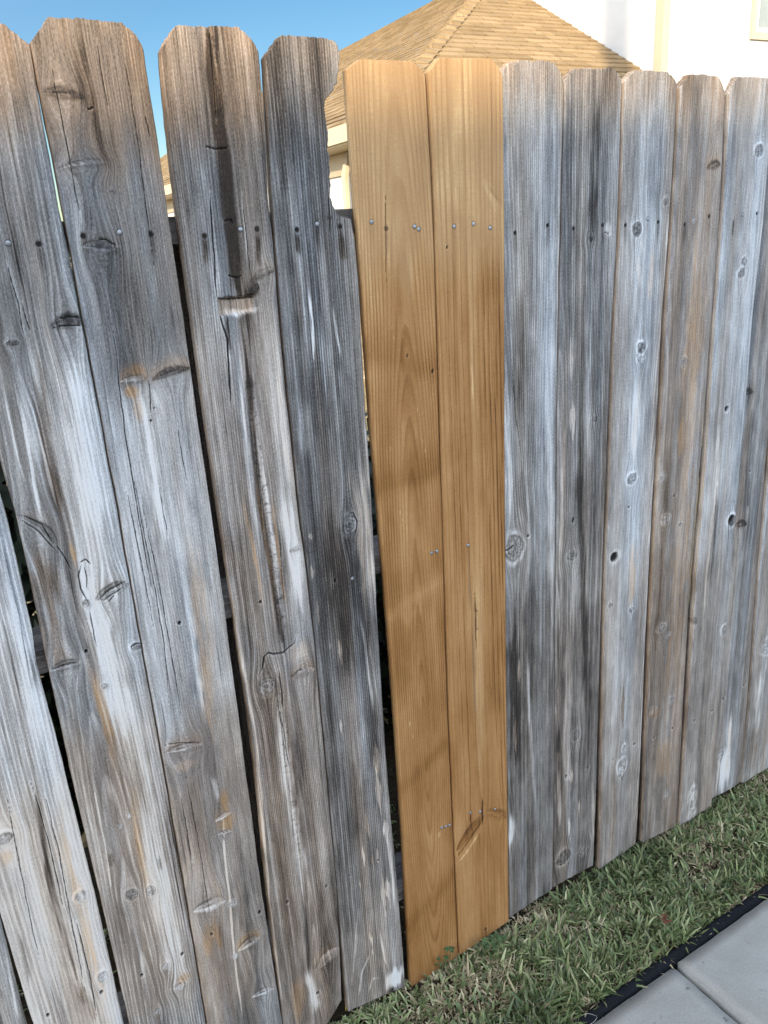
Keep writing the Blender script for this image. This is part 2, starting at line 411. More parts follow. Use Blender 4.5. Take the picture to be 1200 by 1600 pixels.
            rv = vv/half+.30*fbm(X*110, Z*60, seed+32, 3); on = sm(-.03, .05, t)*(1-sm(.95, 1.03, t))
            ins = sm(-1.5, -.55, rv)*(1-sm(.80, .98, rv))*on
            grad = np.clip(.5-.5*rv, 0, 1)
            lc = ct*(.62+.42*grad)+.26*fbm(t*2.2+5, rv*2.6, seed+33, 3)
            tone = tone*(1-ins*.9)+lc*ins*.9
            mark = np.maximum(mark, (.35 if new else .80)*np.exp(-((rv-.98)/.20)**2)*on*np.clip(.60+1.3*vnoise(t*3, t*0, seed+34), 0, 1))  # dark upper lip: its shadow painted as a line
            mark = np.maximum(mark, (.2 if new else .45)*ins*sm(.20, .26, vnoise(t*2.5+9, rv*3.2, seed+52)))
            ab = np.exp(-((vv-half*1.2-.004)/.010)**2)*on; tan = np.clip(tan+tn_*ab, 0, 1)
            H = H+.0014*np.exp(-((rv+.6)/.7)**2)*on-.0012*np.exp(-((rv-.95)/.3)**2)*on
        elif k == 'x':    # crackled pitch: fine cross cracks inside a band
            _, pts, w, amt = f[:4]; sx, _ = mscale(*pts[len(pts)//2]); q = [P(*p) for p in pts]
            d, par, _ = seg_dist(X, Z, q); msk = 1-sm(w*sx*.35, w*sx*.6, d)
            n1 = np.abs(fbm(X*55, Z*150, seed+53, 2)); n2 = np.abs(fbm(X*170, Z*30, seed+54, 2))
            cr = np.maximum(1-sm(.012, .055, n1), .8*(1-sm(.010, .045, n2)))
            mark = np.maximum(mark, amt*msk*cr); tone = tone+.10*msk*(vnoise(X*60, Z*150, seed+55)); H = H-.0008*msk*cr
        elif k == 'r':    # broken-out recess between photo corners
            _, x0, y0, x1, y1 = f[:5]; a, b_ = P(x0, y0), P(x1, y1)
            jx = .0016*fbm(Z*90, X*90, seed+35, 3); jz = .0022*fbm(X*170, Z*60, seed+36, 3)
            msk = sm(a[0]-.001, a[0]+.001, X+jx)*(1-sm(b_[0]-.001, b_[0]+.001, X+jx))*sm(b_[1]-.0015, b_[1]+.0015, Z+jz)*(1-sm(a[1]-.001, a[1]+.001, Z+jz))
            H = H-.009*msk; tone = tone*(1-msk)+(.62+.3*fbm(X*260, Z*6, seed+37, 2))*msk; tan = np.clip(tan*(1-msk)+.55*msk, 0, 1)
    if new:
        for py, dt, sl in spec.get('bands', []):       # soft figure across the board
            pcx = (spec['L'][0][0]+spec['R'][0][0])/2
            zz = P(pcx, py)[1]; d = Z-zz-sl*(X-cx)+.012*fbm(X*22, Z*4, seed+38, 2)
            tone = tone+.62*dt*np.exp(-(np.where(d > 0, d/.045, d/.016))**2)*np.clip(1+1.1*fbm(X*14, Z*3, seed+47, 2), 0, 2)
    # worn edges
    er = .0016 if new else .0022
    edx = np.minimum(X-lx, rx-X)
    edge = np.clip(1-edx/er, 0, 1); H = H-er*.6*edge**2
    wz = sm(0, .0035, TZ[None]-Z); 
    if not new: tone = tone+.10*edge*(fbm(Z*30, X*0, seed+39, 2)+.2)
    if not new: tone = .5+(tone-.5)*1.18
    tone = np.clip(tone, .0, 1.05)
    cool = np.clip(spec.get('cool', .45)-.50+.46*sm(.30, 1.40, Z)*(1-sm(1.66, 1.80, Z))+.9*fbm(gx*26+9, Z*1.3, seed+48, 3)+.5*(tone-.5), 0, 1)  # bluer with height: part wood tone, part sky light painted in
    ramp_ = np.full_like(X, spec.get('ringamp', .26))*np.clip(1+1.2*fbm(gx*12, Z*.8, seed+49, 2), .15, 2)
    # ---------------- build mesh: front grid + back
    yo = spec.get('y', 0.0)
    lean = spec.get('lean', 0.0)
    Yf = yo-H+lean*(Z-.9)+spec.get('twist', 0)*(u[None]-.5)*(Z-.9)
    Yb = np.repeat(((yo+TH+lean*(Z[:, :1]-.9))), 2, 1)+spec.get('twist', 0)*np.array([[-.5, .5]])*(Z[:, :1]-.9)
    ox, oz = cx, 0.0
    F = np.stack([X-ox, Yf, Z], -1)
    nb = 2
    # side columns: front edge -> 3 steps -> back, on both sides
    steps = np.array([.15, .5, 1.0])
    def side(col):
        xs = X[:, col][:, None]-ox; zs = Z[:, col][:, None]
        y0 = Yf[:, col][:, None]; y1 = (Yb[:, 0] if col == 0 else Yb[:, 1])[:, None]
        sgn = -1 if col == 0 else 1
        bul = np.array([[.0004, .0006, .0]])*sgn
        return np.stack([xs+bul+.0005*fbm(zs*60+steps[None]*9, zs*0+steps[None]*3, seed+40+col, 2), y0+(y1-y0)*steps[None], zs+0*steps[None]], -1)
    LS, RS = side(0), side(cols-1)
    full = np.concatenate([LS[:, ::-1], F, RS], 1)              # rows x (cols+6)
    nc = full.shape[1]
    V = full.reshape(-1, 3)
    idx = np.arange(rows*nc).reshape(rows, nc)
    Q = np.stack([idx[:-1, :-1], idx[:-1, 1:], idx[1:, 1:], idx[1:, :-1]], -1).reshape(-1, 4)
    Qb = np.stack([idx[:-1, -1], idx[:-1, 0], idx[1:, 0], idx[1:, -1]], -1)          # back
    # top and bottom caps: strips from front columns to the back corner line
    extra = []; EV = []
    n0 = len(V)
    capQ = []
    for row, flip in ((rows-1, False), (0, True)):
        bx = full[row, 3:3+cols].copy(); bx[:, 1] = Yb[row, 0]+(Yb[row, 1]-Yb[row, 0])*u
        if True:
            b0 = n0+sum(len(e) for e in EV); EV.append(bx)
            fr = idx[row, 3:3+cols]; bk = np.arange(b0, b0+cols)
            q = np.stack([fr[:-1], fr[1:], bk[1:], bk[:-1]], -1)
            capQ.append(q[:, ::-1] if flip else q)
    V = np.concatenate([V]+EV); Q = np.concatenate([Q, Qb]+capQ)
    def ext(A):
        l = np.repeat(A[:, :1], 3, 1); r = np.repeat(A[:, -1:], 3, 1)
        B = np.concatenate([l, A, r], 1).reshape(-1)
        return np.concatenate([B, A[-1], A[0]])
    sd = np.zeros((rows, nc)); sd[:, :3] = -np.arange(3, 0, -1)*.006; sd[:, -3:] = np.arange(1, 4)*.006
    sd = np.concatenate([sd.reshape(-1), np.full(cols, .01), np.full(cols, .01)])
    me = np_mesh('picket', V, Q)
    sidem = (np.abs(sd) > 0)*1.0
    vattr(me, 'grain', np.stack([ext(gx)+sd+seed*.731, ext(Z), ext(ringp)+sd*160], -1))
    vattr(me, 'tone', np.stack([ext(tone)+sidem*.04, np.clip(ext(tan)+sidem*(0 if new else .42), 0, 1), ext(mark)*(1-sidem)], -1))
    vattr(me, 'extra', np.stack([ext(cool)*(1-.7*sidem), ext(ramp_), 0*sidem], -1))
    o = link_mesh('picket', me, NEW if new else OLD, fence, (ox, 0, 0))
    if spec.get('label'): o['label'] = spec['label']
    for f in nails:
        _, px, py, kind = f[:4]; nx, nz = P(px, py); nx -= ox
        i = np.argmin(abs(Z[:, cols//2]-nz)); j = np.argmin(abs(X[i]-ox-nx)); yy = Yf[i, j]
        nail(o, nx, yy, nz, kind, .0034 if kind == 's' else .0030)
    return o

def nail(parent, x, y, z, kind, r):
    b = MB(); n = 14; tl = (random.uniform(-.2, .2), random.uniform(-.2, .2))
    prof = [(0, -.0011), (.55, -.0009), (.9, -.0005), (1, 0), (1, .0012)] if kind == 's' else [(0, .0004), (.6, .0002), (.95, .0004), (1, .0015)]
    rings = []
    for rr, yy in prof:
        if rr == 0: rings.append([b.bm.verts.new((x, y+yy, z))])
        else:
            rings.append([b.bm.verts.new((x+r*rr*math.cos(a), y+yy+r*rr*(tl[0]*math.cos(a)+tl[1]*math.sin(a)), z+r*rr*math.sin(a))) for a in (2*math.pi*i/n for i in range(n))])
    for A, B in zip(rings, rings[1:]):
        for i in range(n):
            if len(A) == 1: b.bm.faces.new((A[0], B[i], B[(i+1) % n]))
            else: b.bm.faces.new((A[i], B[i], B[(i+1) % n], A[(i+1) % n]))
    b.tube([(x, y+.0005, z), (x, y+.03, z)], r*.4, 6)
    o = b.build('nail', NAIL if kind == 's' else RUST, parent, None, True)
    o['label'] = 'shiny galvanized nail head' if kind == 's' else 'dark rusted nail sunk in the wood'

def dogear(spec, pts):
    """photo points of the top outline left to right -> (u, z)"""
    q = [P(*p) for p in pts]; x0, x1 = q[0][0], q[-1][0]
    spec['top'] = [((x-x0)/(x1-x0), z) for x, z in q]
    return spec

B = []
def board(seed, L, R, top, bot, cols=100, **kw):
    s = dict(seed=seed, L=L, R=R, bot=(P(*bot[0])[1], P(*bot[1])[1]), **kw)
    dogear(s, top); B.append((s, cols))

# sliver at the lower left corner
board(1, [(-262, 800), (-170, 1200), (-85, 1600)], [(-95, 1000), (0, 1435), (41, 1600)], [(-345, 60), (-310, 18), (-235, 22), (-190, 62)],
      [(-60, 1780), (80, 1770)], 70, base=.55, tan=.1, f=[('s', [(5, 1470), (30, 1600)], 5, .25, .1)],
      label='pale grey picket just showing at the bottom left corner of the photo')
# A
board(2, [(0, 1425), (52, 1600)], [(0, 770), (8, 800), (32, 905), (50, 985), (58, 1040), (100, 1200), (150, 1400), (193, 1600)],
      [(-170, 62), (-140, 22), (-60, 26), (-22, 66)], [(95, 1760), (236, 1740)], 170, base=.77, streak=.5, tan=.10, ring=.006, y=.002,
      label='pale silvery picket with a tan stripe, cut off by the lower left edge of the photo',
      zones=[(1250, 1700, .02, .22)],
      f=[('p', 25, 1310, 30, 60, .08, .12), ('s', [(90, 1240), (100, 1330), (128, 1430), (165, 1560)], 20, .02, .45, .2), ('s', [(55, 1230), (85, 1420), (105, 1480), (120, 1530)], 9, -.42, 0, .3),
         ('s', [(80, 1400), (95, 1440), (118, 1540)], 6, .28, 0), ('s', [(5, 870), (40, 1050), (62, 1200)], 16, .22, 0), ('p', 55, 1050, 10, 45, -.28, 0), ('s', [(25, 1440), (48, 1540)], 9, -.22, 0),
         ('k', 126, 1402, 11, 10, .72, .75), ('k', 160, 1527, 10, 9, .75, .72), ('k', 6, 1311, 17, 10, .5, .7), ('h', 159, 1552, 3.3), ('h', 75, 1588, 3.6), ('p', 12, 1340, 14, 14, 0, .45),
         ('c', [(48, 1220), (75, 1310), (100, 1420)], 1.3), ('c', [(70, 1240), (92, 1330), (112, 1440), (135, 1560)], 1.2), ('c', [(120, 1440), (140, 1520), (152, 1590)], 1.5), ('c', [(10, 1240), (40, 1400), (62, 1500)], 1), ('s', [(120, 1540), (140, 1570), (150, 1600)], 14, -.3, .1),
         ('s', [(0, 840), (30, 960), (50, 1080)], 3, -.3, 0), ('s', [(3, 960), (40, 1130)], 3, -.3, 0)])
# B
board(3, [(0, 712), (25, 800), (68, 1000), (110, 1200), (158, 1400), (203, 1600)], [(47, 70), (70, 205), (92, 325), (108, 400), (132, 525), (157, 655), (183, 800), (219, 1000), (255, 1200), (289, 1400), (322, 1600)],
      [(-118, 66), (-85, 26), (0, 31), (14, 40), (46, 70)], [(238, 1735), (350, 1715)], 190, base=.52, streak=.62, tan=.06, ring=.0046, ringamp=.34, depth=.04, pith=-.02, slant=.002, y=.001,
      label='weathered picket, dark at the top, with a large pale streak and cracked knots lower down',
      zones=[(-20, 190, -.06, .45), (280, 550, -.11, -.05), (600, 1180, .10, .0), (1180, 1700, .09, .28)],
      f=[('n', 13, 380, 's'), ('n', 61, 381, 'r'),
         ('l', 78, 512, 134, 498, 20, .30, .05), ('c', [(84, 512), (108, 508), (132, 510)], 2), ('c', [(90, 500), (110, 494), (128, 497)], 1.2), ('k', 20, 536, 11, 6, .26, .55),
         ('s', [(24, 560), (50, 640), (70, 710), (88, 800)], 5, .42, 0, .5), ('s', [(14, 560), (38, 660), (55, 760), (70, 830)], 5, .36, 0, .5), ('s', [(38, 570), (64, 660), (82, 740)], 4, .3, 0, .5), ('s', [(4, 600), (25, 700), (45, 780)], 4, .3, 0, .5),
         ('s', [(50, 560), (66, 660), (84, 760), (92, 830)], 22, -.22, .22), ('s', [(105, 560), (122, 660), (142, 770), (150, 850)], 30, .26, -.05),
         ('s', [(115, 560), (130, 640), (146, 720), (166, 830)], 3, .3, 0), ('s', [(125, 560), (140, 640), (158, 730), (178, 840)], 3, .3, 0),
         ('l', 26, 806, 92, 862, 20, .62, .1), ('c', [(30, 812), (60, 830), (88, 862)], 1.4), ('c', [(34, 806), (66, 820), (84, 850)], 1.2), ('c', [(86, 850), (105, 876), (112, 890)], 1.2),
         ('f', 113, 862, 6, 24, .10), ('p', 114, 866, 5, 18, .05, .8),
         ('s', [(110, 850), (148, 960), (172, 1050), (200, 1170)], 34, .34, -.1), ('s', [(152, 960), (176, 1060), (198, 1150)], 8, .35, 0),
         ('c', [(128, 882), (122, 900), (126, 920), (137, 940)], 1.8), ('c', [(132, 886), (136, 905), (135, 922)], 1.4), ('c', [(124, 880), (134, 874), (143, 882)], 1.4), ('k', 135, 943, 7, 8, .66, .62), ('c', [(139, 955), (146, 985), (152, 1010)], 1.2),
         ('l', 148, 938, 202, 912, 15, .62, .1), ('c', [(152, 938), (172, 922), (198, 908)], 1.6), ('c', [(160, 940), (178, 928), (192, 918)], 1.2), ('c', [(170, 942), (180, 930)], 1.1),
         ('p', 70, 920, 22, 60, -.16, .38), ('p', 85, 1000, 26, 50, -.05, .30), ('l', 76, 1050, 128, 1036, 13, .58, .1), ('c', [(80, 1046), (100, 1040), (124, 1034)], 1.5),
         ('s', [(138, 1030), (160, 1110), (188, 1200)], 14, .06, .60), ('k', 163, 1072, 6, 5, .7, .65), ('h', 135, 1018, 3.5), ('k', 214, 1010, 11, 7, .5, .72), ('c', [(204, 1012), (214, 1006), (220, 1006)], 1.4),
         ('s', [(188, 1040), (222, 1180), (250, 1330)], 18, .18, -.05), ('s', [(212, 1230), (244, 1360), (262, 1450), (288, 1570)], 26, .33, -.12), ('s', [(204, 1210), (218, 1320), (230, 1400)], 13, .02, .55),
         ('s', [(148, 1240), (162, 1310), (173, 1385)], 2.4, .45, .1, .6), ('k', 206, 1398, 11, 10, .40, .62), ('k', 236, 1392, 9, 9, .68, .6), ('k', 202, 1275, 4, 4, .8, .6), ('k', 187, 1292, 5, 4, .7, .6),
         ('h', 285, 1492, 3.3), ('h', 222, 1525, 3.3), ('k', 259, 1510, 8, 6, .75, .6), ('k', 280, 1541, 12, 6, .7, .62), ('p', 290, 1528, 12, 8, -.05, .5), ('k', 247, 1580, 6, 6, .6, .55), ('p', 250, 1350, 6, 20, -.3, 0), ('p', 172, 1345, 6, 12, -.2, 0),
         ('s', [(255, 1230), (275, 1330), (300, 1480)], 3, -.35, .1), ('s', [(248, 1230), (268, 1330), (290, 1450)], 2.4, -.3, .1), ('c', [(10, 410), (30, 480), (38, 530)], 1.2), ('c', [(33, 470), (48, 520)], 1.2), ('s', [(-20, 150), (10, 330), (40, 470)], 3, -.3, 0), ('s', [(10, 90), (35, 250), (60, 370)], 2.5, -.3, 0)])
# C
board(4, [(48, 67), (82, 240), (113, 400), (150, 600), (187, 800), (222, 1000), (258, 1200), (292, 1400), (325, 1600)], [(224, 75), (245, 212), (272, 400), (301, 600), (330, 800), (357, 1000), (383, 1200), (410, 1400), (441, 1600)],
      [(48, 67), (75, 28), (130, 30), (187, 35), (210, 52), (224, 76)], [(352, 1740), (470, 1715)], 190, base=.47, streak=.36, tan=.05, ring=.0034, ringamp=.16, depth=.05, y=-.001, cup=.0015,
      label='broad grey picket, smooth dark upper half, with curved spike knots down its lower half',
      zones=[(-20, 250, -.07, .45), (300, 585, -.02, -.02), (600, 1180, .19, .05), (1180, 1700, .07, .24)],
      f=[('n', 130, 369, 'r'), ('n', 186, 363, 's'), ('n', 236, 366, 'r'),
         ('l', 64, 146, 132, 152, 16, .22, .0), ('s', [(120, 30), (132, 130), (150, 200), (178, 290)], 18, -.16, .05), ('l', 88, 266, 166, 254, 6, .55, .0), ('c', [(135, 172), (146, 168)], 1.5),
         ('l', 126, 386, 186, 392, 18, .36, .1), ('c', [(148, 372), (165, 374), (182, 384)], 1.4), ('k', 174, 299, 4, 3, .3, .4), ('c', [(226, 180), (234, 215)], 1.4),
         ('p', 205, 578, 18, 12, .0, .6), ('l', 186, 596, 232, 592, 8, .6, .5), ('p', 203, 612, 15, 14, .05, .95), ('p', 214, 640, 8, 24, .0, .45), ('l', 236, 594, 297, 574, 11, .22, .4),
         ('p', 205, 700, 34, 110, .10, -.02), ('s', [(218, 606), (230, 670), (244, 760), (262, 860)], 13, .26, 0), ('s', [(190, 590), (215, 700), (240, 800)], 22, .14, 0), ('s', [(238, 605), (246, 640)], 6, .2, 0),
         ('c', [(176, 512), (182, 560), (184, 592), (196, 680), (215, 800), (238, 930)], 1.25), ('c', [(232, 590), (236, 650)], 1.1), ('c', [(205, 730), (232, 870), (256, 1000), (264, 1100)], 1.1), ('c', [(222, 790), (246, 900), (276, 1070), (285, 1140)], 1.0), ('c', [(196, 760), (225, 900), (240, 980)], 1.0), ('c', [(248, 760), (262, 840)], .9), ('c', [(276, 660), (292, 760)], .9), ('c', [(80, 100), (110, 260), (128, 350)], .9), ('c', [(150, 60), (170, 180)], .9), ('c', [(190, 60), (215, 220), (240, 420)], .9),
         ('c', [(290, 1210), (312, 1330), (330, 1450)], 1.0), ('c', [(282, 1240), (300, 1350)], 1.0), ('h', 280, 973, 3.3), ('h', 235, 657, 2), ('h', 240, 638, 1.6),
         ('s', [(298, 800), (312, 940), (322, 1050), (330, 1180)], 24, .02, .42), ('s', [(268, 800), (292, 940), (310, 1060), (318, 1150)], 13, .18, .0), ('s', [(312, 1050), (318, 1120)], 6, .2, .2),
         ('l', 254, 1178, 316, 1162, 9, .62, .2), ('c', [(256, 1164), (285, 1160), (314, 1160)], 1.4), ('p', 290, 1195, 26, 12, .1, .3), ('s', [(275, 1200), (300, 1330), (335, 1420)], 40, .06, .20),
         ('s', [(345, 1240), (350, 1330), (358, 1400), (364, 1480), (380, 1600)], 3.4, .42, .25, .6), ('p', 348, 1252, 9, 20, .0, .9), ('p', 352, 1284, 14, 14, .03, .9), ('l', 335, 1282, 361, 1268, 6, .85, .3), ('l', 338, 1303, 366, 1296, 4, .75, .0),
         ('l', 301, 1424, 353, 1406, 17, .86, .05), ('p', 330, 1455, 20, 36, .05, .62), ('l', 370, 1484, 407, 1462, 12, .85, .6), ('l', 392, 1556, 428, 1544, 8, .8, .1), ('k', 362, 1410, 7, 6, .75, .62), ('h', 330, 1459, 3), ('h', 405, 1425, 3.2), ('k', 366, 1492, 5, 5, .85, .6),
         ('s', [(372, 1290), (392, 1420), (412, 1560)], 44, -.15, -.1), ('s', [(330, 1210), (340, 1250)], 8, .3, 0)])
# D
board(5, [(252, 78), (262, 200), (274, 300), (287, 400), (315, 600), (343, 800), (364, 940), (378, 1040), (384, 1080), (400, 1200), (420, 1400), (443, 1600)],
      [(404, 78), (414, 200), (419, 300), (427, 380), (433, 467), (448, 633), (466, 800), (479, 900), (491, 1000), (509, 1200), (527, 1400), (534, 1560)],
      [(252, 78), (262, 58), (275, 39), (300, 41), (371, 42), (390, 58), (404, 80)], [(470, 1690), (536, 1560)], 190, base=.46, streak=.62, tan=.10, ring=.0032, depth=.02, y=.0, pith=.01,
      label='split and broken picket with a dark pitch streak and a chunk missing under the nails',
      zones=[(-20, 220, -.06, .34), (240, 420, -.02, -.05), (520, 1020, .10, .12), (1080, 1700, -.07, .22)],
      f=[('n', 320, 369, 'r'), ('n', 376, 358, 's'), ('n', 402, 358, 'r'), ('s', [(402, 362), (403, 420)], 10, -.25, .1), ('s', [(320, 372), (322, 420)], 8, -.15, .2),
         ('s', [(329, 40), (334, 110), (344, 200), (353, 300), (362, 380), (372, 470)], 22, -.36, .22, .75), ('c', [(327, 44), (333, 120), (338, 200)], 1.1),
         ('c', [(321, 230), (340, 233), (356, 231)], 1.6), ('c', [(349, 347), (362, 344), (366, 350)], .8), ('c', [(354, 430), (372, 434), (378, 430)], .8),
         ('c', [(328, 300), (331, 345), (335, 400), (339, 466)], 2.2), ('c', [(378, 300), (388, 400), (394, 440)], 1.2), ('s', [(375, 290), (390, 430)], 4, .2, .1),
         ('r', 341, 466, 398, 487), ('l', 383, 462, 404, 444, 22, .16, .1), ('c', [(340, 466), (356, 467), (370, 466.5), (400, 464)], 2), ('s', [(350, 487), (375, 490), (412, 480)], 9, .35, 0), ('l', 392, 440, 432, 420, 9, .4, .1),  # recess, with its top shadow painted as a dark crack line
         ('c', [(340, 468), (346, 500), (356, 530), (358, 580), (362, 640)], 2.6), ('s', [(354, 490), (358, 560)], 7, -.28, .0),
         ('s', [(385, 492), (388, 560), (392, 640), (400, 730), (412, 820), (425, 900), (438, 980), (444, 1020)], 10, -.34, .0, .6), ('s', [(396, 600), (404, 700), (420, 800), (432, 880), (440, 960)], 7, .30, .05), ('s', [(374, 500), (380, 640), (398, 800), (414, 900)], 8, .25, .1),
         ('s', [(392, 700), (408, 800), (424, 900), (432, 980)], 5, .0, .6), ('s', [(424, 780), (438, 880), (448, 970)], 5, .05, .6), ('s', [(378, 780), (396, 860), (412, 950)], 6, .1, .5),
         ('s', [(440, 760), (458, 860), (474, 980)], 22, .30, .02), ('s', [(425, 500), (444, 680), (460, 800)], 10, .18, .15), ('s', [(352, 800), (374, 900), (390, 1010), (396, 1050)], 30, -.22, .12), ('h', 407, 941, 3),
         ('s', [(345, 820), (364, 940), (380, 1040), (390, 1090), (402, 1180), (420, 1400), (445, 1600)], 5, .35, .25, .5), ('l', 452, 862, 472, 856, 5, .75, .0),
         ('k', 416, 1072, 17, 15, .46, .55), ('c', [(464, 994), (460, 1006), (452, 1012), (443, 1020), (430, 1022), (420, 1020), (413, 1027), (411, 1044), (404, 1056)], 2.6), ('l', 455, 1062, 492, 1045, 14, .60, .3), ('p', 468, 1020, 20, 18, .1, .35), ('c', [(452, 1060), (468, 1048), (476, 1046)], 1.2),
         ('s', [(432, 1060), (442, 1150), (456, 1260), (468, 1330), (478, 1410)], 17, .30, -.05, .4), ('c', [(436, 1046), (440, 1075), (443, 1110)], 1.8), ('c', [(438, 1110), (446, 1160), (454, 1210)], 1.1), ('c', [(428, 1040), (434, 1090), (442, 1150), (448, 1200)], .9),
         ('x', [(390, 600), (402, 700), (418, 800), (432, 900), (442, 1000)], 16, .75), ('x', [(434, 1060), (444, 1150), (456, 1240), (470, 1340)], 13, .55), ('x', [(333, 60), (345, 200), (356, 300), (366, 390), (374, 455)], 16, .38), ('c', [(436, 820), (441, 900), (446, 960)], .8), ('c', [(398, 690), (404, 760), (412, 830)], .8),
         ('h', 449, 1410, 3), ('h', 510, 1385, 2.6), ('s', [(476, 1420), (484, 1520)], 6, -.2, -.05), ('l', 492, 1516, 531, 1480, 16, .62, .2), ('s', [(478, 1510), (486, 1545), (500, 1590)], 13, .42, 0), ('h', 497, 1552, 3), ('p', 465, 1560, 14, 40, .1, .5), ('s', [(425, 1250), (450, 1420), (465, 1500)], 24, -.15, .1)])
# E: broken along its right edge
board(6, [(415, 88), (420, 200), (427, 300), (438, 467), (453, 633), (470, 800), (482, 900), (493, 1000), (512, 1200), (529, 1400), (540, 1530), (545, 1580)],
      [(524, 64), (530, 76), (532, 90), (531, 108), (528.5, 120), (529, 129), (524, 134), (520, 142), (514, 149), (509, 157), (508, 168), (510, 185), (513, 205), (516, 240), (518, 300), (520, 320), (524, 327), (529, 334), (531, 337), (549, 342), (555, 375), (562, 467), (569, 600), (582, 800), (592, 1000), (605, 1200), (616, 1330), (623, 1400), (631, 1500), (633, 1535)],
      [(414, 88), (426, 70), (440, 55), (480, 57), (516, 61), (524, 66)], [(546, 1580), (634, 1541)], 190, base=.36, streak=.55, tan=.03, ring=.0042, depth=.012, cath=.012, y=.001, flat=True, rag=.0030,
      label='dark grey picket with its right edge broken off above the top rail',
      zones=[(-20, 150, -.03, .24), (330, 600, .03, -.05), (850, 1060, -.06, 0), (1150, 1480, -.05, .03), (1480, 1700, .06, .12)],
      f=[('n', 465, 359, 'r'), ('n', 496, 350, 's'), ('n', 533, 354, 'r'), ('s', [(465, 362), (466, 400)], 9, -.25, .1), ('s', [(533, 358), (538, 410)], 10, -.18, .15), ('c', [(514, 300), (516, 340), (517, 372)], 1.6), ('c', [(527, 340), (530, 372)], 1.2),
         ('s', [(455, 230), (462, 330), (474, 440), (486, 560)], 26, .16, 0), ('s', [(478, 430), (488, 500), (490, 560)], 4, .35, 0), ('s', [(500, 480), (506, 560), (512, 640)], 4, .32, 0), ('s', [(518, 460), (526, 520), (536, 570)], 4, .35, 0), ('s', [(528, 560), (540, 640)], 8, .2, 0), ('s', [(470, 620), (480, 720)], 20, .15, 0), ('s', [(490, 200), (498, 300), (505, 420)], 18, -.16, 0), ('p', 470, 470, 8, 60, -.15, .1),
         ('s', [(556, 700), (566, 780), (574, 860), (584, 960)], 26, .30, .30), ('s', [(570, 640), (578, 740), (582, 800)], 5, .3, .1), ('k', 547, 820, 12, 17, .50, .62), ('c', [(542, 803), (552, 802), (558, 815), (556, 835), (548, 842)], 1.7), ('c', [(543, 826), (549, 820)], 1.3),
         ('s', [(520, 760), (532, 880), (545, 980), (556, 1080)], 42, -.18, 0), ('n', 551, 904, 's'), ('h', 524, 908, 2.6, 4), ('s', [(560, 940), (572, 1020), (585, 1120)], 5, .25, .1), ('s', [(575, 980), (590, 1100)], 4, .22, .1),
         ('f', 487, 838, 6, 12, .30), ('f', 487, 895, 5, 20, .28), ('f', 532, 1020, 4, 18, .4), ('f', 517, 1010, 3, 6, .3), ('f', 533, 1133, 2.5, 11, .5), ('f', 497, 955, 4, 20, .25), ('s', [(552, 1080), (562, 1160), (570, 1240)], 22, .12, 0),
         ('f', 592, 1232, 6, 34, .36), ('f', 590, 1190, 8, 25, .22), ('f', 603, 1300, 6, 24, .42), ('f', 607, 1392, 6, 26, .36), ('f', 600, 1400, 5, 30, .26), ('f', 568, 1335, 3, 15, .42), ('f', 590, 1336, 3, 14, .36), ('f', 583, 1348, 3, 14, .26), ('f', 581, 1470, 3.4, 22, .5), ('f', 563, 1383, 2, 6, .5), ('f', 575, 1290, 5, 22, .2), ('s', [(606, 1300), (616, 1400), (620, 1440)], 5, .35, .2),
         ('s', [(560, 1562), (566, 1520), (578, 1490)], 3, .32, .1), ('s', [(592, 1450), (602, 1500), (610, 1520)], 3, .3, .1), ('s', [(548, 1560), (556, 1480), (560, 1400)], 3, .2, .05), ('s', [(574, 1560), (582, 1530), (598, 1528)], 3, .25, .1), ('p', 617, 1530, 17, 18, .62, -.1), ('p', 612, 1548, 8, 7, -.35, 0), ('h', 547, 1369, 2), ('h', 592, 1345, 2)])
# F, G: the new cedar pickets
board(7, [(543, 108), (556, 300), (568, 467), (585, 700), (602, 900), (618, 1100), (631, 1300), (643, 1540)], [(664, 120), (674, 300), (678, 400), (686, 700), (690, 800), (698, 1100), (707, 1300), (715, 1490)],
      [(543, 108), (562, 93), (600, 94), (644, 96), (656, 106), (665, 119)], [(643, 1547), (717, 1491)], 130, new=True, base=.58, streak=.26, ring=.0050, depth=.012, cath=.050, y=-.001, pith=.004, ringamp=.36,
      label='new unweathered tan cedar picket, the wider left one of the two, with swirling grain',
      zones=[(-30, 420, .06, .26), (560, 1000, -.08, 0), (1000, 1600, -.10, -.05)], bands=[(572, -.16, -.3), (757, -.20, .1), (930, -.16, .4), (948, .14, .4), (1222, -.16, .5), (1205, .12, .5), (1445, -.18, .6), (1425, .12, .6)],  # paler upper zone: sun and glare put into the wood colour
      f=[('n', 580, 347, 's'), ('n', 603, 357, 's'), ('n', 647, 354, 's'), ('n', 654, 358, 's'), ('n', 674, 864, 's'), ('n', 682, 861, 's'), ('n', 690, 1293, 's'), ('n', 696, 1291, 's'), ('n', 702, 1289, 's'),
         ('c', [(602, 300), (603, 440)], .8), ('h', 636, 556, 1.6, 3), ('h', 676, 580, 2, 4), ('s', [(687, 1298), (686, 1310)], 3, .3, .3), ('s', [(604, 362), (605, 400)], 5, -.12, .1),
         *[('f', x, y, 1.3, 3.5, .35) for x, y in ((612, 510), (615, 528), (630, 526), (660, 690), (664, 705), (625, 800), (628, 812), (610, 700), (640, 1130), (645, 1150), (612, 512), (652, 640))], ('p', 640, 960, 20, 14, .12, 0), ('p', 625, 1080, 22, 40, -.05, 0)])
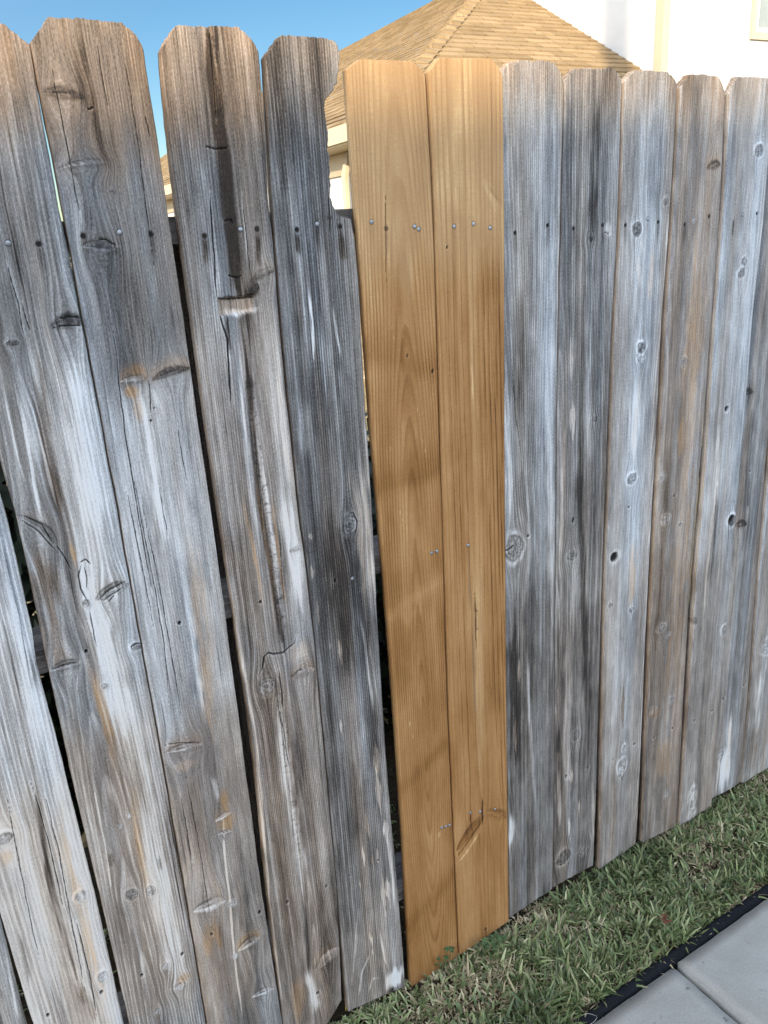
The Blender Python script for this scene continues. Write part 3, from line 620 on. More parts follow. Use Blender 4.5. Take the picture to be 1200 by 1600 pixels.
board(8, [(668.5, 115), (677.7, 300), (688.8, 700), (701, 1100), (717.5, 1490)], [(783, 124), (785, 300), (786, 700), (789, 1100), (793, 1437)],
      [(669, 113), (685, 91), (720, 92), (765, 93), (775, 105), (783, 123)], [(718, 1489), (793, 1437)], 130, new=True, base=.62, streak=.30, ring=.0088, depth=.020, cath=.002, y=-.005, pith=-.02, ringamp=.34,
      label='new unweathered tan cedar picket with straight dark grain lines and a brown knot near the bottom',
      zones=[(-30, 420, .05, .24), (420, 1000, -.03, 0), (1000, 1600, -.08, -.05)], bands=[(330, .08, -.5), (700, -.06, .2), (1120, -.07, -.2)],  # upper zone paints sun and glare as paler wood
      f=[('n', 707, 354, 's'), ('n', 737, 350, 's'), ('n', 763, 356, 's'), ('n', 729, 851, 's'), ('n', 733, 1268, 's'), ('n', 748, 1266, 's'), ('n', 771, 1263, 's'),
         ('s', [(729, 856), (731, 900), (732, 960)], 4, -.32, .3), ('c', [(739, 925), (741, 960), (742, 1012)], 1.5), ('c', [(739, 950), (744, 956)], .9), ('c', [(740, 985), (746, 980)], .9), ('s', [(742, 840), (746, 960), (748, 1100), (751, 1250)], 15, .14, .15),
         ('s', [(735, 920), (738, 1040), (742, 1150)], 3, -.14, .2), ('l', 711, 1328, 754, 1272, 13, .30, .0), ('s', [(708, 1342), (730, 1312), (754, 1275)], 3, -.4, 0, .6), ('s', [(706, 1356), (728, 1328), (752, 1290)], 3, .3, .1), ('l', 756, 1266, 790, 1276, 12, .45, 0), ('c', [(752, 1245), (752, 1285)], 2), ('c', [(733, 1270), (733, 1283)], 1), ('h', 757, 1450, 2, 3), ('s', [(757, 1448), (758, 1470)], 3, -.3, 0),
         ('s', [(765, 350), (766, 700), (770, 1000), (774, 1250)], 30, -.10, .0), ('s', [(748, 275), (762, 300), (780, 340)], 14, .16, .05), ('s', [(755, 285), (770, 305), (782, 320)], 5, -.22, 0), ('s', [(735, 400), (738, 600), (742, 760)], 10, .12, .1), ('h', 696, 387, 1.5, 2.5), ('s', [(733, 560), (736, 640)], 3, .2, .1),
         *[('s', [(x, 130), (x+.008*430+k, 560), (x+.018*900+k*1.5, 1000), (x+.022*1300+k*2, 1400)], 1.6, -.28, 0, .5) for x, k in ((748, 3), (756, 2), (764, 1), (770, 0), (776, -1), (690, 6), (700, 5), (712, 5))]])
# H..: old pickets to the right
board(9, [(785, 114), (787, 300), (788, 500), (788, 700), (791, 1000), (795, 1300), (797, 1434)], [(881, 132), (877, 300), (872, 500), (869, 700), (868, 900), (865, 1300), (864, 1388)],
      [(785, 112), (793, 102), (801, 96), (835, 95), (866, 97), (876, 112), (881, 130)], [(797, 1434), (864, 1389)], 120, base=.55, streak=.5, tan=.02, ringamp=.30, cool=.5, fray=.8, pith=-.08, ring=.0036, depth=.05, y=.001,
      label='blue-grey picket beside the new wood with a big ringed knot on its left edge',
      zones=[(-20, 140, -.08, .32), (160, 430, .02, -.03), (600, 930, -.05, .0), (930, 1600, -.17, .03)],
      f=[('n', 806, 364, 'r'), ('n', 857, 352, 'r'), ('k', 803, 856, 15, 22, .50, .70), ('k', 803, 853, 5, 6, .4, .5), ('c', [(787, 862), (796, 858), (803, 852)], 2.2), ('s', [(792, 560), (795, 700), (798, 820)], 10, .30, .08), ('s', [(820, 720), (826, 800), (826, 880), (818, 960)], 4, .25, 0), ('s', [(830, 700), (836, 800), (836, 900)], 3, .2, 0),
         ('p', 800, 1300, 8, 32, .5, 0), ('s', [(803, 960), (804, 1080), (808, 1220)], 16, -.25, .05), ('s', [(858, 480), (860, 700), (862, 900), (860, 1050)], 12, .2, -.05), ('s', [(822, 980), (828, 1120), (838, 1280)], 5, .25, .05), ('s', [(812, 420), (815, 560), (806, 700)], 14, -.12, .05), ('h', 826, 838, 2.6), ('f', 812, 1050, 3, 20, .3), ('f', 806, 1150, 3, 30, .3), ('c', [(800, 560), (806, 640), (816, 720)], 1)])
board(10, [(884, 130), (882, 200), (880, 300), (875, 500), (871, 700), (870, 900), (868, 1150), (867, 1300), (866, 1385)], [(973, 128), (969, 250), (963, 400), (957, 500), (949, 700), (942, 900), (937, 1100), (930, 1300), (928, 1352)],
      [(884, 130), (891, 117), (900, 108), (930, 107), (958, 107), (966, 113), (973, 127)], [(867, 1386), (929, 1352)], 110, fray=.5, base=.44, streak=.62, tan=.06, ring=.0042, depth=.02, y=.002,
      label='brownish grey picket, rough and furrowed, second old picket right of the new wood',
      zones=[(-20, 150, -.04, .30), (950, 1600, -.08, .05)],
      f=[('n', 898, 357, 'r'), ('n', 943, 352, 'r'), ('k', 923, 373, 6, 5, .25, .5), ('p', 950, 358, 10, 16, .22, .1), ('c', [(944, 362), (955, 366)], 1), ('s', [(940, 108), (932, 250), (926, 340), (928, 400)], 13, -.22, .0), ('s', [(905, 480), (910, 600), (906, 760), (912, 900), (918, 1050), (926, 1250)], 10, -.24, 0), ('s', [(922, 460), (920, 600), (922, 720)], 9, .22, 0), ('f', 896, 655, 7, 24, .38), ('f', 893, 560, 5, 26, .25), ('s', [(884, 640), (880, 760), (876, 900)], 6, .2, .2), ('k', 895, 868, 9, 8, .42, .55), ('h', 897, 813, 2, 5), ('k', 930, 655, 5, 5, .35, .5), ('s', [(890, 900), (888, 1100), (884, 1280)], 14, .18, .1),
         ('k', 900, 1150, 7, 9, .42, .58), ('p', 874, 1160, 4, 20, -.25, 0), ('k', 881, 1340, 12, 11, .28, .62), ('k', 914, 1327, 9, 9, .45, .55), ('s', [(873, 1190), (876, 1300)], 6, .32, .1), ('f', 893, 1215, 4, 18, .45), ('f', 906, 1262, 2.4, 12, .45), ('f', 890, 1290, 3, 14, .4), ('h', 920, 1200, 2.4), ('h', 886, 1214, 2, 4), ('s', [(930, 1240), (928, 1320)], 5, .45, .3)])
board(11, [(975, 128), (972, 250), (967, 400), (961, 500), (954, 700), (946, 900), (942, 1100), (938, 1300), (936, 1358)], [(1056, 134), (1050, 250), (1042, 380), (1032, 500), (1023, 700), (1012, 900), (1003, 1100), (994, 1300), (992, 1318)],
      [(975, 128), (982, 119), (990, 111), (1015, 111), (1041, 113), (1050, 122), (1056, 133)], [(936, 1357), (992, 1318)], 105, base=.61, streak=.4, tan=.05, ring=.0036, depth=.03, y=-.003,
      label='pale silver picket with an open knot hole at mid height and brown oval knots',
      zones=[(-20, 150, -.10, .28), (880, 1180, -.05, .05), (1180, 1600, -.12, .10)],
      f=[('k', 993, 358, 8, 13, .40, .58), ('k', 1038, 315, 5, 7, .52, .6), ('n', 1010, 342, 's'), ('n', 976, 352, 'r'), ('n', 1027, 347, 'r'), ('s', [(1000, 375), (1004, 395)], 6, .1, .2), ('s', [(995, 400), (1000, 460)], 6, .12, .2), ('p', 1015, 430, 6, 40, .05, .35), ('k', 1000, 543, 7, 10, .45, .75), ('k', 999, 560, 6, 6, .65, .7), ('s', [(998, 570), (992, 650), (986, 730)], 8, .15, .25), ('k', 985, 747, 8, 9, .55, .68), ('h', 981, 792, 2), ('h', 959, 870, 6, 8), ('p', 986, 905, 7, 55, .08, .6), ('p', 990, 650, 8, 60, .1, .0), ('f', 972, 1105, 4, 34, -.28), ('k', 985, 952, 5, 5, .5, .6), ('k', 970, 1195, 7, 10, .55, .7), ('k', 974, 1168, 4, 6, .6, .68), ('h', 957, 1186, 2), ('h', 990, 1162, 2.2), ('k', 952, 945, 4, 5, .5, .55), ('k', 969, 1204, 5, 5, .75, .6)])
board(12, [(1058, 140), (1053, 250), (1044, 400), (1037, 500), (1027, 700), (1016, 900), (1008, 1100), (1003, 1250), (1000, 1320)], [(1127, 147), (1123, 250), (1115, 400), (1106, 500), (1091, 700), (1074, 900), (1063, 1100), (1053, 1290)],
      [(1060, 138), (1066, 127), (1074, 118), (1095, 118), (1115, 120), (1121, 131), (1126, 146)], [(999, 1314), (1053, 1288)], 95, base=.54, streak=.4, tan=.18, ring=.0036, depth=.03, y=-.009,
      label='grey picket with a warm brown stripe down its middle',
      zones=[(-20, 170, -.06, .22), (850, 1600, -.10, .05)],
      f=[('n', 1065, 351, 'r'), ('n', 1103, 338, 'r'), ('s', [(1098, 122), (1092, 300), (1082, 480), (1070, 660), (1060, 820), (1050, 980), (1040, 1130), (1034, 1220)], 30, .02, .48), ('l', 1098, 264, 1120, 256, 13, .30, .2), ('k', 1078, 345, 3, 4, .6, .6), ('s', [(1078, 380), (1070, 500), (1060, 640)], 7, .15, .3), ('k', 1064, 565, 5, 8, .55, .62), ('p', 1058, 690, 5, 30, .1, .6), ('k', 1036, 810, 7, 8, .62, .72), ('k', 1058, 818, 4, 4, .55, .6), ('k', 1031, 745, 6, 7, .6, .55), ('k', 1028, 979, 7, 6, .5, .72), ('k', 1040, 990, 4, 4, .55, .65), ('k', 1045, 1090, 4, 6, .5, .65), ('k', 1016, 1108, 5, 5, .6, .68), ('p', 1018, 1112, 8, 10, 0, .5), ('h', 1049, 773, 2), ('h', 1047, 1135, 2), ('h', 1018, 1150, 2), ('s', [(1030, 1150), (1033, 1220)], 20, .03, .5), ('k', 1037, 1237, 4, 7, .6, .6), ('s', [(1044, 640), (1030, 860), (1012, 1080)], 9, -.1, .15)])
board(13, [(1131, 150), (1126, 250), (1120, 350), (1109, 500), (1097, 700), (1080, 900), (1068, 1100), (1056, 1280)], [(1199, 150), (1190, 250), (1182, 350), (1166, 500), (1150, 700), (1132, 900), (1119, 1100), (1104, 1255)],
      [(1131, 148), (1136, 134), (1143, 123), (1165, 123), (1189, 124), (1195, 136), (1200, 149)], [(1055, 1285), (1104, 1254)], 85, base=.62, streak=.4, tan=.05, ring=.0034, depth=.02, y=-.016,
      label='light grey picket with a dark oval knot near its top and a black knot hole on its right edge',
      zones=[(-20, 160, -.06, .16), (850, 1600, -.10, .08)],
      f=[('k', 1175, 236, 7, 11, .44, .68), ('k', 1148, 427, 6, 9, .50, .66), ('k', 1152, 408, 5, 7, .55, .58), ('n', 1150, 336, 's'), ('n', 1173, 334, 'r'), ('h', 1126, 637, 3, 5), ('s', [(1136, 338), (1134, 370)], 2.4, -.3, 0), ('h', 1134, 808, 4.5, 6.5), ('k', 1134, 810, 7, 10, .3, .7), ('s', [(1113, 750), (1104, 850), (1098, 920)], 10, -.22, -.05), ('c', [(1112, 752), (1107, 820)], 1.1), ('k', 1124, 980, 6, 8, .6, .75), ('l', 1071, 974, 1082, 968, 14, .6, 0), ('h', 1105, 1106, 2), ('h', 1077, 1122, 2), ('k', 1074, 1240, 6, 14, .7, .7), ('k', 1074, 1268, 5, 10, .7, .7), ('s', [(1120, 560), (1110, 760), (1085, 1000)], 4, .2, .2)])
board(14, [(1206, 150), (1192, 270), (1170, 480), (1166, 520), (1152, 700), (1135, 900), (1120, 1100), (1107, 1252)], [(1262, 150), (1240, 330), (1208, 600), (1182, 900), (1168, 1100), (1156, 1225)],
      [(1206, 150), (1211, 137), (1217, 127), (1236, 128), (1254, 130), (1259, 140), (1262, 151)], [(1107, 1252), (1156, 1224)], 85, base=.47, streak=.5, tan=.08, ring=.0038, depth=.02, y=.001,
      label='darker grey picket with flat side knots, last but one at the right edge of the photo',
      f=[('l', 1157, 616, 1178, 612, 9, .3, .1), ('l', 1148, 822, 1168, 818, 10, .3, .1), ('s', [(1176, 560), (1170, 700), (1160, 900)], 10, -.2, 0), ('h', 1173, 737, 2), ('c', [(1173, 740), (1168, 800)], 1.2), ('s', [(1143, 1100), (1139, 1170), (1134, 1230)], 5, .4, .35), ('p', 1130, 1210, 10, 34, .35, 0), ('k', 1126, 1178, 5, 5, .6, .65), ('h', 1163, 1071, 2), ('h', 1131, 1092, 2), ('k', 1194, 256, 5, 7, .4, .6)])
board(15, [(1268, 155), (1246, 330), (1213, 600), (1185, 900), (1170, 1100), (1158, 1223)], [(1318, 155), (1292, 330), (1258, 600), (1229, 900), (1213, 1100), (1203, 1200)],
      [(1268, 155), (1272, 142), (1277, 132), (1295, 132), (1311, 134), (1315, 144), (1318, 155)], [(1158, 1223), (1203, 1196)], 75, base=.55, streak=.5, tan=.08, y=-.004,
      label='grey picket cut off by the right edge of the photo',
      f=[('k', 1195, 1010, 8, 12, .65, .7), ('s', [(1186, 1040), (1178, 1160)], 8, .3, 0), ('s', [(1180, 1130), (1172, 1210)], 10, -.1, .3)])
for s, c in B: picket(s, c)
# pickets of the same fence beyond the frame
for i, xa in enumerate((2.022, 2.168, 2.314, 2.460, -.222, -.372)):
    r2 = random.Random(i)
    s = dict(seed=40+i, L=[(600, 800)], R=[(600, 800)], bot=(.0, .0), top=[(0, 1.80), (.17, 1.83), (.83, 1.83), (1, 1.80)], base=r2.uniform(.4, .6), tan=.06, f=[], y=r2.uniform(-.001, .004), label='weathered grey picket beyond the edge of the photo')
    s['Lc'] = (np.array([0., 1.]), np.array([xa, xa])); s['Rc'] = (np.array([0., 1.]), np.array([xa+.139, xa+.139]))
    picket(s, 60, 300)


# rails and posts behind the pickets
def plank(name, x0, x1, y0, y1, z0, z1, axis, seed, base=.33):
    """sawn timber with a sub-divided, slightly uneven surface, grain along its long axis"""
    L = (x1-x0) if axis == 'x' else (z1-z0); n = max(int(L/.02), 8); m = 5
    per = []
    a, b_ = (z0, z1) if axis == 'x' else (x0, x1)
    for k in range(m): per.append((a+(b_-a)*k/m, y0))
    for k in range(m): per.append((b_, y0+(y1-y0)*k/m))
    for k in range(m): per.append((b_-(b_-a)*k/m, y1))
    for k in range(m): per.append((a, y1-(y1-y0)*k/m))
    per = np.array(per); S = np.linspace(0, L, n)
    A = np.repeat(per[None], n, 0)+.0012*np.stack([fbm(S[:, None]*5+per[None, :, 0]*30, per[None, :, 1]*40+0*S[:, None], seed, 2)]*2, -1)
    if axis == 'x': V = np.stack([x0+S[:, None]+0*A[..., 0], A[..., 1], A[..., 0]], -1)
    else: V = np.stack([A[..., 0], A[..., 1], z0+S[:, None]+0*A[..., 0]], -1)
    np_ = len(per); idx = np.arange(n*np_).reshape(n, np_); nx = np.roll(idx, -1, 1)
    Q = np.stack([idx[:-1], idx[1:], nx[1:], nx[:-1]], -1).reshape(-1, 4)
    V = V.reshape(-1, 3)
    caps = []
    for r in (0, n-1):
        c = idx[r]
        for i in range(np_//2-1): caps.append([c[i], c[i+1], c[np_-2-i], c[np_-1-i]])
    Q = np.concatenate([Q, np.array(caps)])
    me = np_mesh(name, V, Q, False)
    g = np.stack([np.tile(np.arange(np_)*.009, n)+seed, np.repeat(S, np_), np.tile(np.arange(np_)*.5, n)], -1)
    vattr(me, 'grain', g); vattr(me, 'extra', np.stack([0*g[:, 0]+.3, 0*g[:, 0]+.1, 0*g[:, 0]], -1)); tn = base+.3*fbm(g[:, 0]*60, g[:, 1]*2, seed, 2)
    vattr(me, 'tone', np.stack([tn, np.full(len(V), .12), 0*tn], -1))
    return link_mesh(name, me, OLD, fence)
for i, (z0, z1) in enumerate(((1.580, 1.617), (.985, 1.022), (.215, .252))):
    plank('rail', -1.3, 4.5, .0185, .107, z0, z1, 'x', 201+i)
for i, x in enumerate((-2.05+.42, .365, 2.80)):
    plank('post', x, x+.092, .109, .2, -.3, 1.60, 'z', 211+i)

# ------------------------------------------------------------------ ground
def ground_mat(name, stops, scale, bstr=.6):
    m, t, b = newmat(name)
    tc = N(t, 'ShaderNodeTexCoord').outputs['Object']
    n1 = noise(t, tc, scale, 6, .65); n2 = noise(t, tc, scale*.07, 3, .5)
    f = math_(t, 'ADD', math_(t, 'MULTIPLY', n1, .7), math_(t, 'MULTIPLY', n2, .3))
    t.links.new(ramp(t, f, stops), b.inputs['Base Color']); b.inputs['Roughness'].default_value = .95
    b.inputs['Specular IOR Level'].default_value = .1
    bump(t, b, n1, bstr, .01); return m
SOIL = ground_mat('thatch_soil', [(.3, (.012, .009, .006)), (.5, (.035, .026, .016)), (.7, (.08, .06, .035))], 90)
YARD = ground_mat('dry_yard', [(.35, (.10, .075, .035)), (.5, (.26, .19, .09)), (.65, (.42, .32, .17))], 30)
b = MB(); b.poly([(-150, -150, -.055), (150, -150, -.055), (150, 150, -.055), (-150, 150, -.055)])
tag(b.build('ground', YARD), kind='structure')
b = MB(); b.poly([(-3.0, -.278, -.012), (6.0, -.278, -.012), (6.0, .9, -.020), (-3.0, .9, -.020)])
tag(b.build('soil', SOIL), kind='structure')

# grass strip: single curved blades with their own colour
def grass_mat():
    m, t, b = newmat('grass_blades')
    v = sep(t, attr(t, 'blade'))                      # random, dryness, height along the blade
    g = ramp(t, v[0], [(0, (.035, .066, .024)), (.45, (.088, .142, .046)), (.8, (.20, .26, .095)), (1, (.34, .39, .20))])
    d = ramp(t, v[0], [(0, (.16, .12, .07)), (.5, (.40, .33, .20)), (1, (.60, .53, .37))])
    c = mix(t, v[1], g, d)
    t.links.new(c, b.inputs['Base Color']); b.inputs['Roughness'].default_value = .5; b.inputs['Specular IOR Level'].default_value = .35
    return m
GRASS = grass_mat()
def grass(n, x0, x1, y0, y1, seed):
    r = np.random.default_rng(seed)
    nt = n//7
    tx, ty = r.uniform(x0, x1, nt), r.uniform(y0, y1, nt)
    tdir = r.uniform(0, 2*np.pi, nt); ttone = r.normal(0, .14, nt)
    k = np.repeat(np.arange(nt), 7); n = len(k)
    px = tx[k]+r.normal(0, .007, n); py = np.clip(ty[k]+r.normal(0, .006, n), y0, y1)
    dens = fbm(px*7, py*7, 501, 3)
    keep = (dens > -.62)
    # bare soil close to the board feet, lower there
    az = tdir[k]+r.normal(0, .75, n)+.5*fbm(px*3, py*3, 502, 2)*6
    dryp = np.clip(.36+1.5*fbm(px*6+3, py*9, 503, 3)+.35*sm(-.20, -.262, py), .04, .85)
    dry = (r.uniform(0, 1, n) < dryp).astype(float)*r.uniform(.6, 1, n)+r.uniform(0, .22, n)
    L = r.gamma(9, .0030, n)*(1+.5*fbm(px*8, py*8, 504, 2))*(1-.25*(dry > .5)); L = np.clip(L*np.where(r.uniform(0, 1, n) < .05, 1.7, 1), .010, .07)*(1-.35*sm(-.03, .0, py))
    w = r.uniform(.0017, .0039, n)*(1-.25*(dry > .5))
    el = np.clip(r.normal(.95, .36, n)-.45*(dry > .5), .12, 1.5); bend = r.normal(.75, .45, n)
    K = 5; V = np.zeros((n, K, 2, 3)); q = np.stack([px, py, np.full(n, -.016)], -1)
    side = np.stack([-np.sin(az), np.cos(az), np.zeros(n)], -1)
    tw = r.normal(0, .6, n)
    prof = [.75, 1, .9, .62, .06]
    for i in range(K):
        e = el-bend*i/(K-1)
        dv = np.stack([np.cos(az)*np.cos(e), np.sin(az)*np.cos(e), np.sin(e)], -1)
        up = np.cross(dv, side); a = tw*i/(K-1)
        s2 = side*np.cos(a)[:, None]+up*np.sin(a)[:, None]
        V[:, i, 0] = q-s2*(w*prof[i])[:, None]; V[:, i, 1] = q+s2*(w*prof[i])[:, None]
        if i < K-1: q = q+dv*(L/(K-1))[:, None]
    V[..., 2] = np.maximum(V[..., 2], -.018)
    V = V[keep]; n = len(V); base = np.arange(n)[:, None, None]*K*2
    Q = base+np.array([[2*i, 2*i+1, 2*i+3, 2*i+2] for i in range(K-1)])[None]
    me = np_mesh('grass', V.reshape(-1, 3), Q.reshape(-1, 4))
    tone = np.clip(.44+ttone[k]+r.normal(0, .17, len(k))+.25*fbm(px*5, py*5, 505, 2), 0, 1)[keep]
    hh = np.linspace(0, 1, K)
    at = np.stack([np.repeat(tone, K*2), np.clip(np.repeat(dry[keep], K*2)+np.tile(np.repeat(.7*(hh > .9)+.1*(hh > .7), 2), n)*np.repeat(r.uniform(0, 1, n) > .4, K*2), 0, 1), np.tile(np.repeat(hh, 2), n)], -1)
    vattr(me, 'blade', at)
    return me
me = grass(52000, -.25, 2.6, -.265, .012, 11)
tag(link_mesh('grass', me, GRASS), kind='stuff')
me = grass(9000, 2.6, 5.0, -.272, .012, 12); tag(link_mesh('grass', me, GRASS), kind='stuff')
me = grass(6000, -2.2, -.25, -.272, .012, 13); tag(link_mesh('grass', me, GRASS), kind='stuff')
me = grass(2600, -.2, 1.2, .05, .55, 14); tag(link_mesh('grass', me, GRASS), kind='stuff')

# black edging strip: a rounded ribbon between the grass and the paving
EDGE = simple('black_edging', (.012, .013, .016), .95, .5, 160, .8, .002, spec=.06)
S = np.arange(-2.0, 4.6, .01); prof = [(-.2645, -.05), (-.2640, -.008), (-.2660, -.0045), (-.271, -.0025), (-.277, -.003), (-.283, -.005), (-.2885, -.009), (-.2895, -.05)]
yw = .0035*fbm(S*2.3, S*0, 601, 2)+.0012*fbm(S*30, S*0, 602, 2); zw = .003*fbm(S*3.1, S*0, 603, 2)
V = np.stack([np.stack([S, y+yw*(1 if i < 6 else .5), z+zw*(1 if 0 < i < 7 else 0)], -1) for i, (y, z) in enumerate(prof)], 1)
idx = np.arange(len(S)*8).reshape(-1, 8); Q = np.stack([idx[:-1, :-1], idx[:-1, 1:], idx[1:, 1:], idx[1:, :-1]], -1).reshape(-1, 4)
o = link_mesh('lawn_edging', np_mesh('lawn_edging', V.reshape(-1, 3), Q), EDGE)
tag(o, 'black edging strip running between the grass and the grey paving', 'edging')

# dry clippings that lie on the edging and the first centimetres of paving
r_ = np.random.default_rng(77); b = MB()
for i in range(16):
    x_ = r_.uniform(.7, 2.0); y_ = -.272-abs(r_.normal(0, .022)); z_ = .0035 if y_ < -.292 else -.0005
    a_ = r_.uniform(0, 6.3); l_ = r_.uniform(.004, .011); w_ = .0009; c_, s_ = math.cos(a_), math.sin(a_)
    b.poly([(x_-c_*l_-s_*w_, y_-s_*l_+c_*w_, z_), (x_-c_*l_+s_*w_, y_-s_*l_-c_*w_, z_+.0004), (x_+c_*l_, y_+s_*l_, z_+.0015)])
tag(b.build('grass_clippings', simple('dry_clippings', (.22, .19, .13), .9, .4, 200)), kind='stuff')
# concrete paving slabs
def concrete():
    m, t, b = newmat('paving_concrete')
    tc = N(t, 'ShaderNodeTexCoord').outputs['Object']
    n1 = noise(t, tc, 6, 5, .6); n2 = noise(t, tc, 220, 3, .6); n3 = noise(t, tc, 42, 2, .5)
    f = math_(t, 'ADD', math_(t, 'MULTIPLY', n1, .6), math_(t, 'MULTIPLY', n2, .4))
    c = ramp(t, f, [(.3, (.24, .238, .220)), (.55, (.33, .327, .305)), (.75, (.43, .425, .40))])
    sp = math_(t, 'MULTIPLY', math_(t, 'SUBTRACT', n3, .67), 9, clamp=True)
    st = noise(t, tc, 3.2, 5, .7, .6); gr = noise(t, tc, 520, 2, .7)
    c = mix(t, math_(t, 'MULTIPLY', math_(t, 'SUBTRACT', st, .44), 3.5, clamp=True), c, mix(t, 1, c, (.80, .79, .75), 'MULTIPLY'))
    c = mix(t, math_(t, 'MULTIPLY', math_(t, 'SUBTRACT', gr, .56), 5, clamp=True), c, mix(t, 1, c, (.66, .65, .63), 'MULTIPLY'))
    c = mix(t, sp, c, (.12, .12, .12))
    t.links.new(c, b.inputs['Base Color']); b.inputs['Roughness'].default_value = .85
    bump(t, b, math_(t, 'ADD', n2, math_(t, 'MULTIPLY', sp, -1.5)), .35, .0012); return m
CONC = concrete()
def slab(x0, x1, y0, y1, label, dz=0):
    bm = bmesh.new(); x, y = (x0+x1)/2, (y0+y1)/2; nx = 14
    r = bmesh.ops.create_cube(bm, size=1)
    for v in bm.verts: v.co = Vector((v.co.x*(x1-x0), v.co.y*(y1-y0), -.022+v.co.z*.044))
    bmesh.ops.bevel(bm, geom=[e for e in bm.edges], offset=.0065, segments=3, affect='EDGES')
    bmesh.ops.subdivide_edges(bm, edges=[e for e in bm.edges if e.calc_length() > .2], cuts=24, use_grid_fill=True)
    for v in bm.verts:
        n = v.co*1.0
        j = float(fbm(np.array([n.x*60+x*50]), np.array([n.y*60+n.z*90]), 611, 2)[0])
        edge = min(abs(abs(n.x)-(x1-x0)/2), abs(abs(n.y)-(y1-y0)/2))
        if edge < .012: v.co += Vector((j*.0016, j*.0016, j*.0012))
    me = bpy.data.meshes.new('paving_slab'); bm.to_mesh(me); bm.free()
    for p in me.polygons: p.use_smooth = True
    o = link_mesh('paving_slab', me, CONC, None, (x, y, dz)); o.rotation_euler.z = random.uniform(-.002, .002)
    tag(o, label, 'paving slab', 'grey concrete slabs of the patio')
YA, YB = -.2935, -.895
slab(.590, 1.184, YB, YA, 'grey concrete paving slab left of the joint, its corner by the black edging', -.002)
slab(1.193, 1.79, YB, YA, 'grey concrete paving slab at the lower right corner, right of the joint', 0)
slab(1.799, 2.395, YB, YA, 'grey concrete paving slab beyond the right edge of the photo, next to the black edging', .001)
slab(-.013, .581, YB, YA, 'grey concrete paving slab below the bottom edge of the photo, next to the black edging', .001)
for i in range(4):
    slab(-.013+.603*i, .581+.603*i, YB-.603, YA-.610, ('first', 'second', 'third', 'fourth')[i]+' slab from the left in the second row of grey paving, below the photo')
b = MB(); b.poly([(-12, -8.5, -.046), (12, -8.5, -.046), (12, -.2835, -.046), (-12, -.2835, -.046)])
tag(b.build('patio_bed', simple('patio_bed', (.05, .048, .045), .95, .4, 30, .4)), kind='structure')

# little things in the grass
TW = simple('twig_bark', (.17, .12, .08), .9, .3, 80, .3)
p0, p1 = G(803, 1441, .018), G(846, 1414, .018)
b = MB(); b.tube([(p0[0], p0[1], .012), ((p0[0]*2+p1[0])/3, p0[1]-.002, .020), ((p0[0]+2*p1[0])/3, (p0[1]+p1[1])/2, .019), (p1[0], p1[1], .024)], .0013, 6, .0008)
b.tube([((p0[0]+p1[0])/2, (p0[1]+p1[1])/2, .02), ((p0[0]+p1[0])/2+.012, (p0[1]+p1[1])/2-.012, .026)], .0008, 5, .0004)
tag(b.build('twig', TW), 'thin brown twig lying in the grass under the blue-grey picket', 'twig')
DL = simple('dead_leaf', (.15, .055, .03), .8, .4, 90, .4)
gx_, gy_ = G(1040, 1437, .02)
b = MB()
for i in range(7):
    a = random.uniform(0, 6.3); l = random.uniform(.008, .016); c = Vector((gx_+random.uniform(-.008, .008), gy_+random.uniform(-.008, .008), .020+random.uniform(0, .010)))
    d = Vector((math.cos(a), math.sin(a), random.uniform(-.3, .5)))*l; sd_ = Vector((-math.sin(a), math.cos(a), random.uniform(-.4, .4)))*l*.35
    b.poly([c-d, c+sd_, c+d*.2+sd_*.9, c+d, c+d*.2-sd_, c-sd_])
tag(b.build('dead_leaf', DL), 'crumpled reddish brown dead leaf in the grass near the black edging', 'leaf')
LEAF = simple('weed_leaf', (.045, .085, .028), .6, .3, 60)
def weed(x, y, n, s, label, name='clover_weed', group=None):
    b = MB()
    for i in range(n):
        a = i*2.4+random.uniform(-.4, .4); r = s*math.sqrt((i+.5)/n); z = .022+random.uniform(0, .022); c = Vector((x+r*math.cos(a), y+r*math.sin(a)*.6, z))
        b.tube([(x, y, -.012), tuple(c)], .0005, 4)
        R_ = random.uniform(.0042, .0068); tl = Vector((random.uniform(-.4, .4), random.uniform(-.7, 0), 1)).normalized(); q = tl.to_track_quat('Z', 'Y')
        ring = [c+q @ Vector((R_*math.cos(t), R_*math.sin(t)*.85, .0016*math.cos(2*t))) for t in (2*math.pi*k/9 for k in range(9))]
        b.poly(ring)
    o = b.build(name, LEAF); tag(o, label, 'weed', group); return o
x, y = G(768, 1478, .02); weed(x, min(y, -.008), 14, .035, 'round-leaved green weed at the foot of the straight-grained new picket')
x, y = G(700, 1515, .01); weed(x, -.012, 9, .03, 'small round-leaved weed at the foot of the swirl-grained new picket')
weed(P(612, 1500)[0]+.01, .05, 10, .03, 'leafy green weed growing in the gap left of the new pickets')
x, z = P(538, 1556, .03)
b = MB(); b.tube([(x, .03, -.02), (x, .028, z)], .0008, 5)
for i in range(14):
    a = i*2.4; r = .0012+.0042*(i/14); d = Vector((math.cos(a)*r, -.001-.002*(1-i/14), math.sin(a)*r)); c = Vector((x, .026, z))+d
    b.poly([c+Vector((.0014, 0, 0)), c+Vector((0, -.0006, .0014)), c-Vector((.0014, 0, 0)), c-Vector((0, -.0006, .0014))])
tag(b.build('yellow_flower', simple('yellow_petals', (.75, .62, .05), .6, .1, 50)), 'tiny yellow flower in the gap at the foot of the dark broken picket', 'flower')
b = MB(); gx_, gy_ = G(922, 1588, .01); pts = []
for i in range(22):
    a = -2.2+i*.2; pts.append((gx_+.016*math.cos(a), gy_+.012*math.sin(a), .004+.005*math.sin(i*.35)))
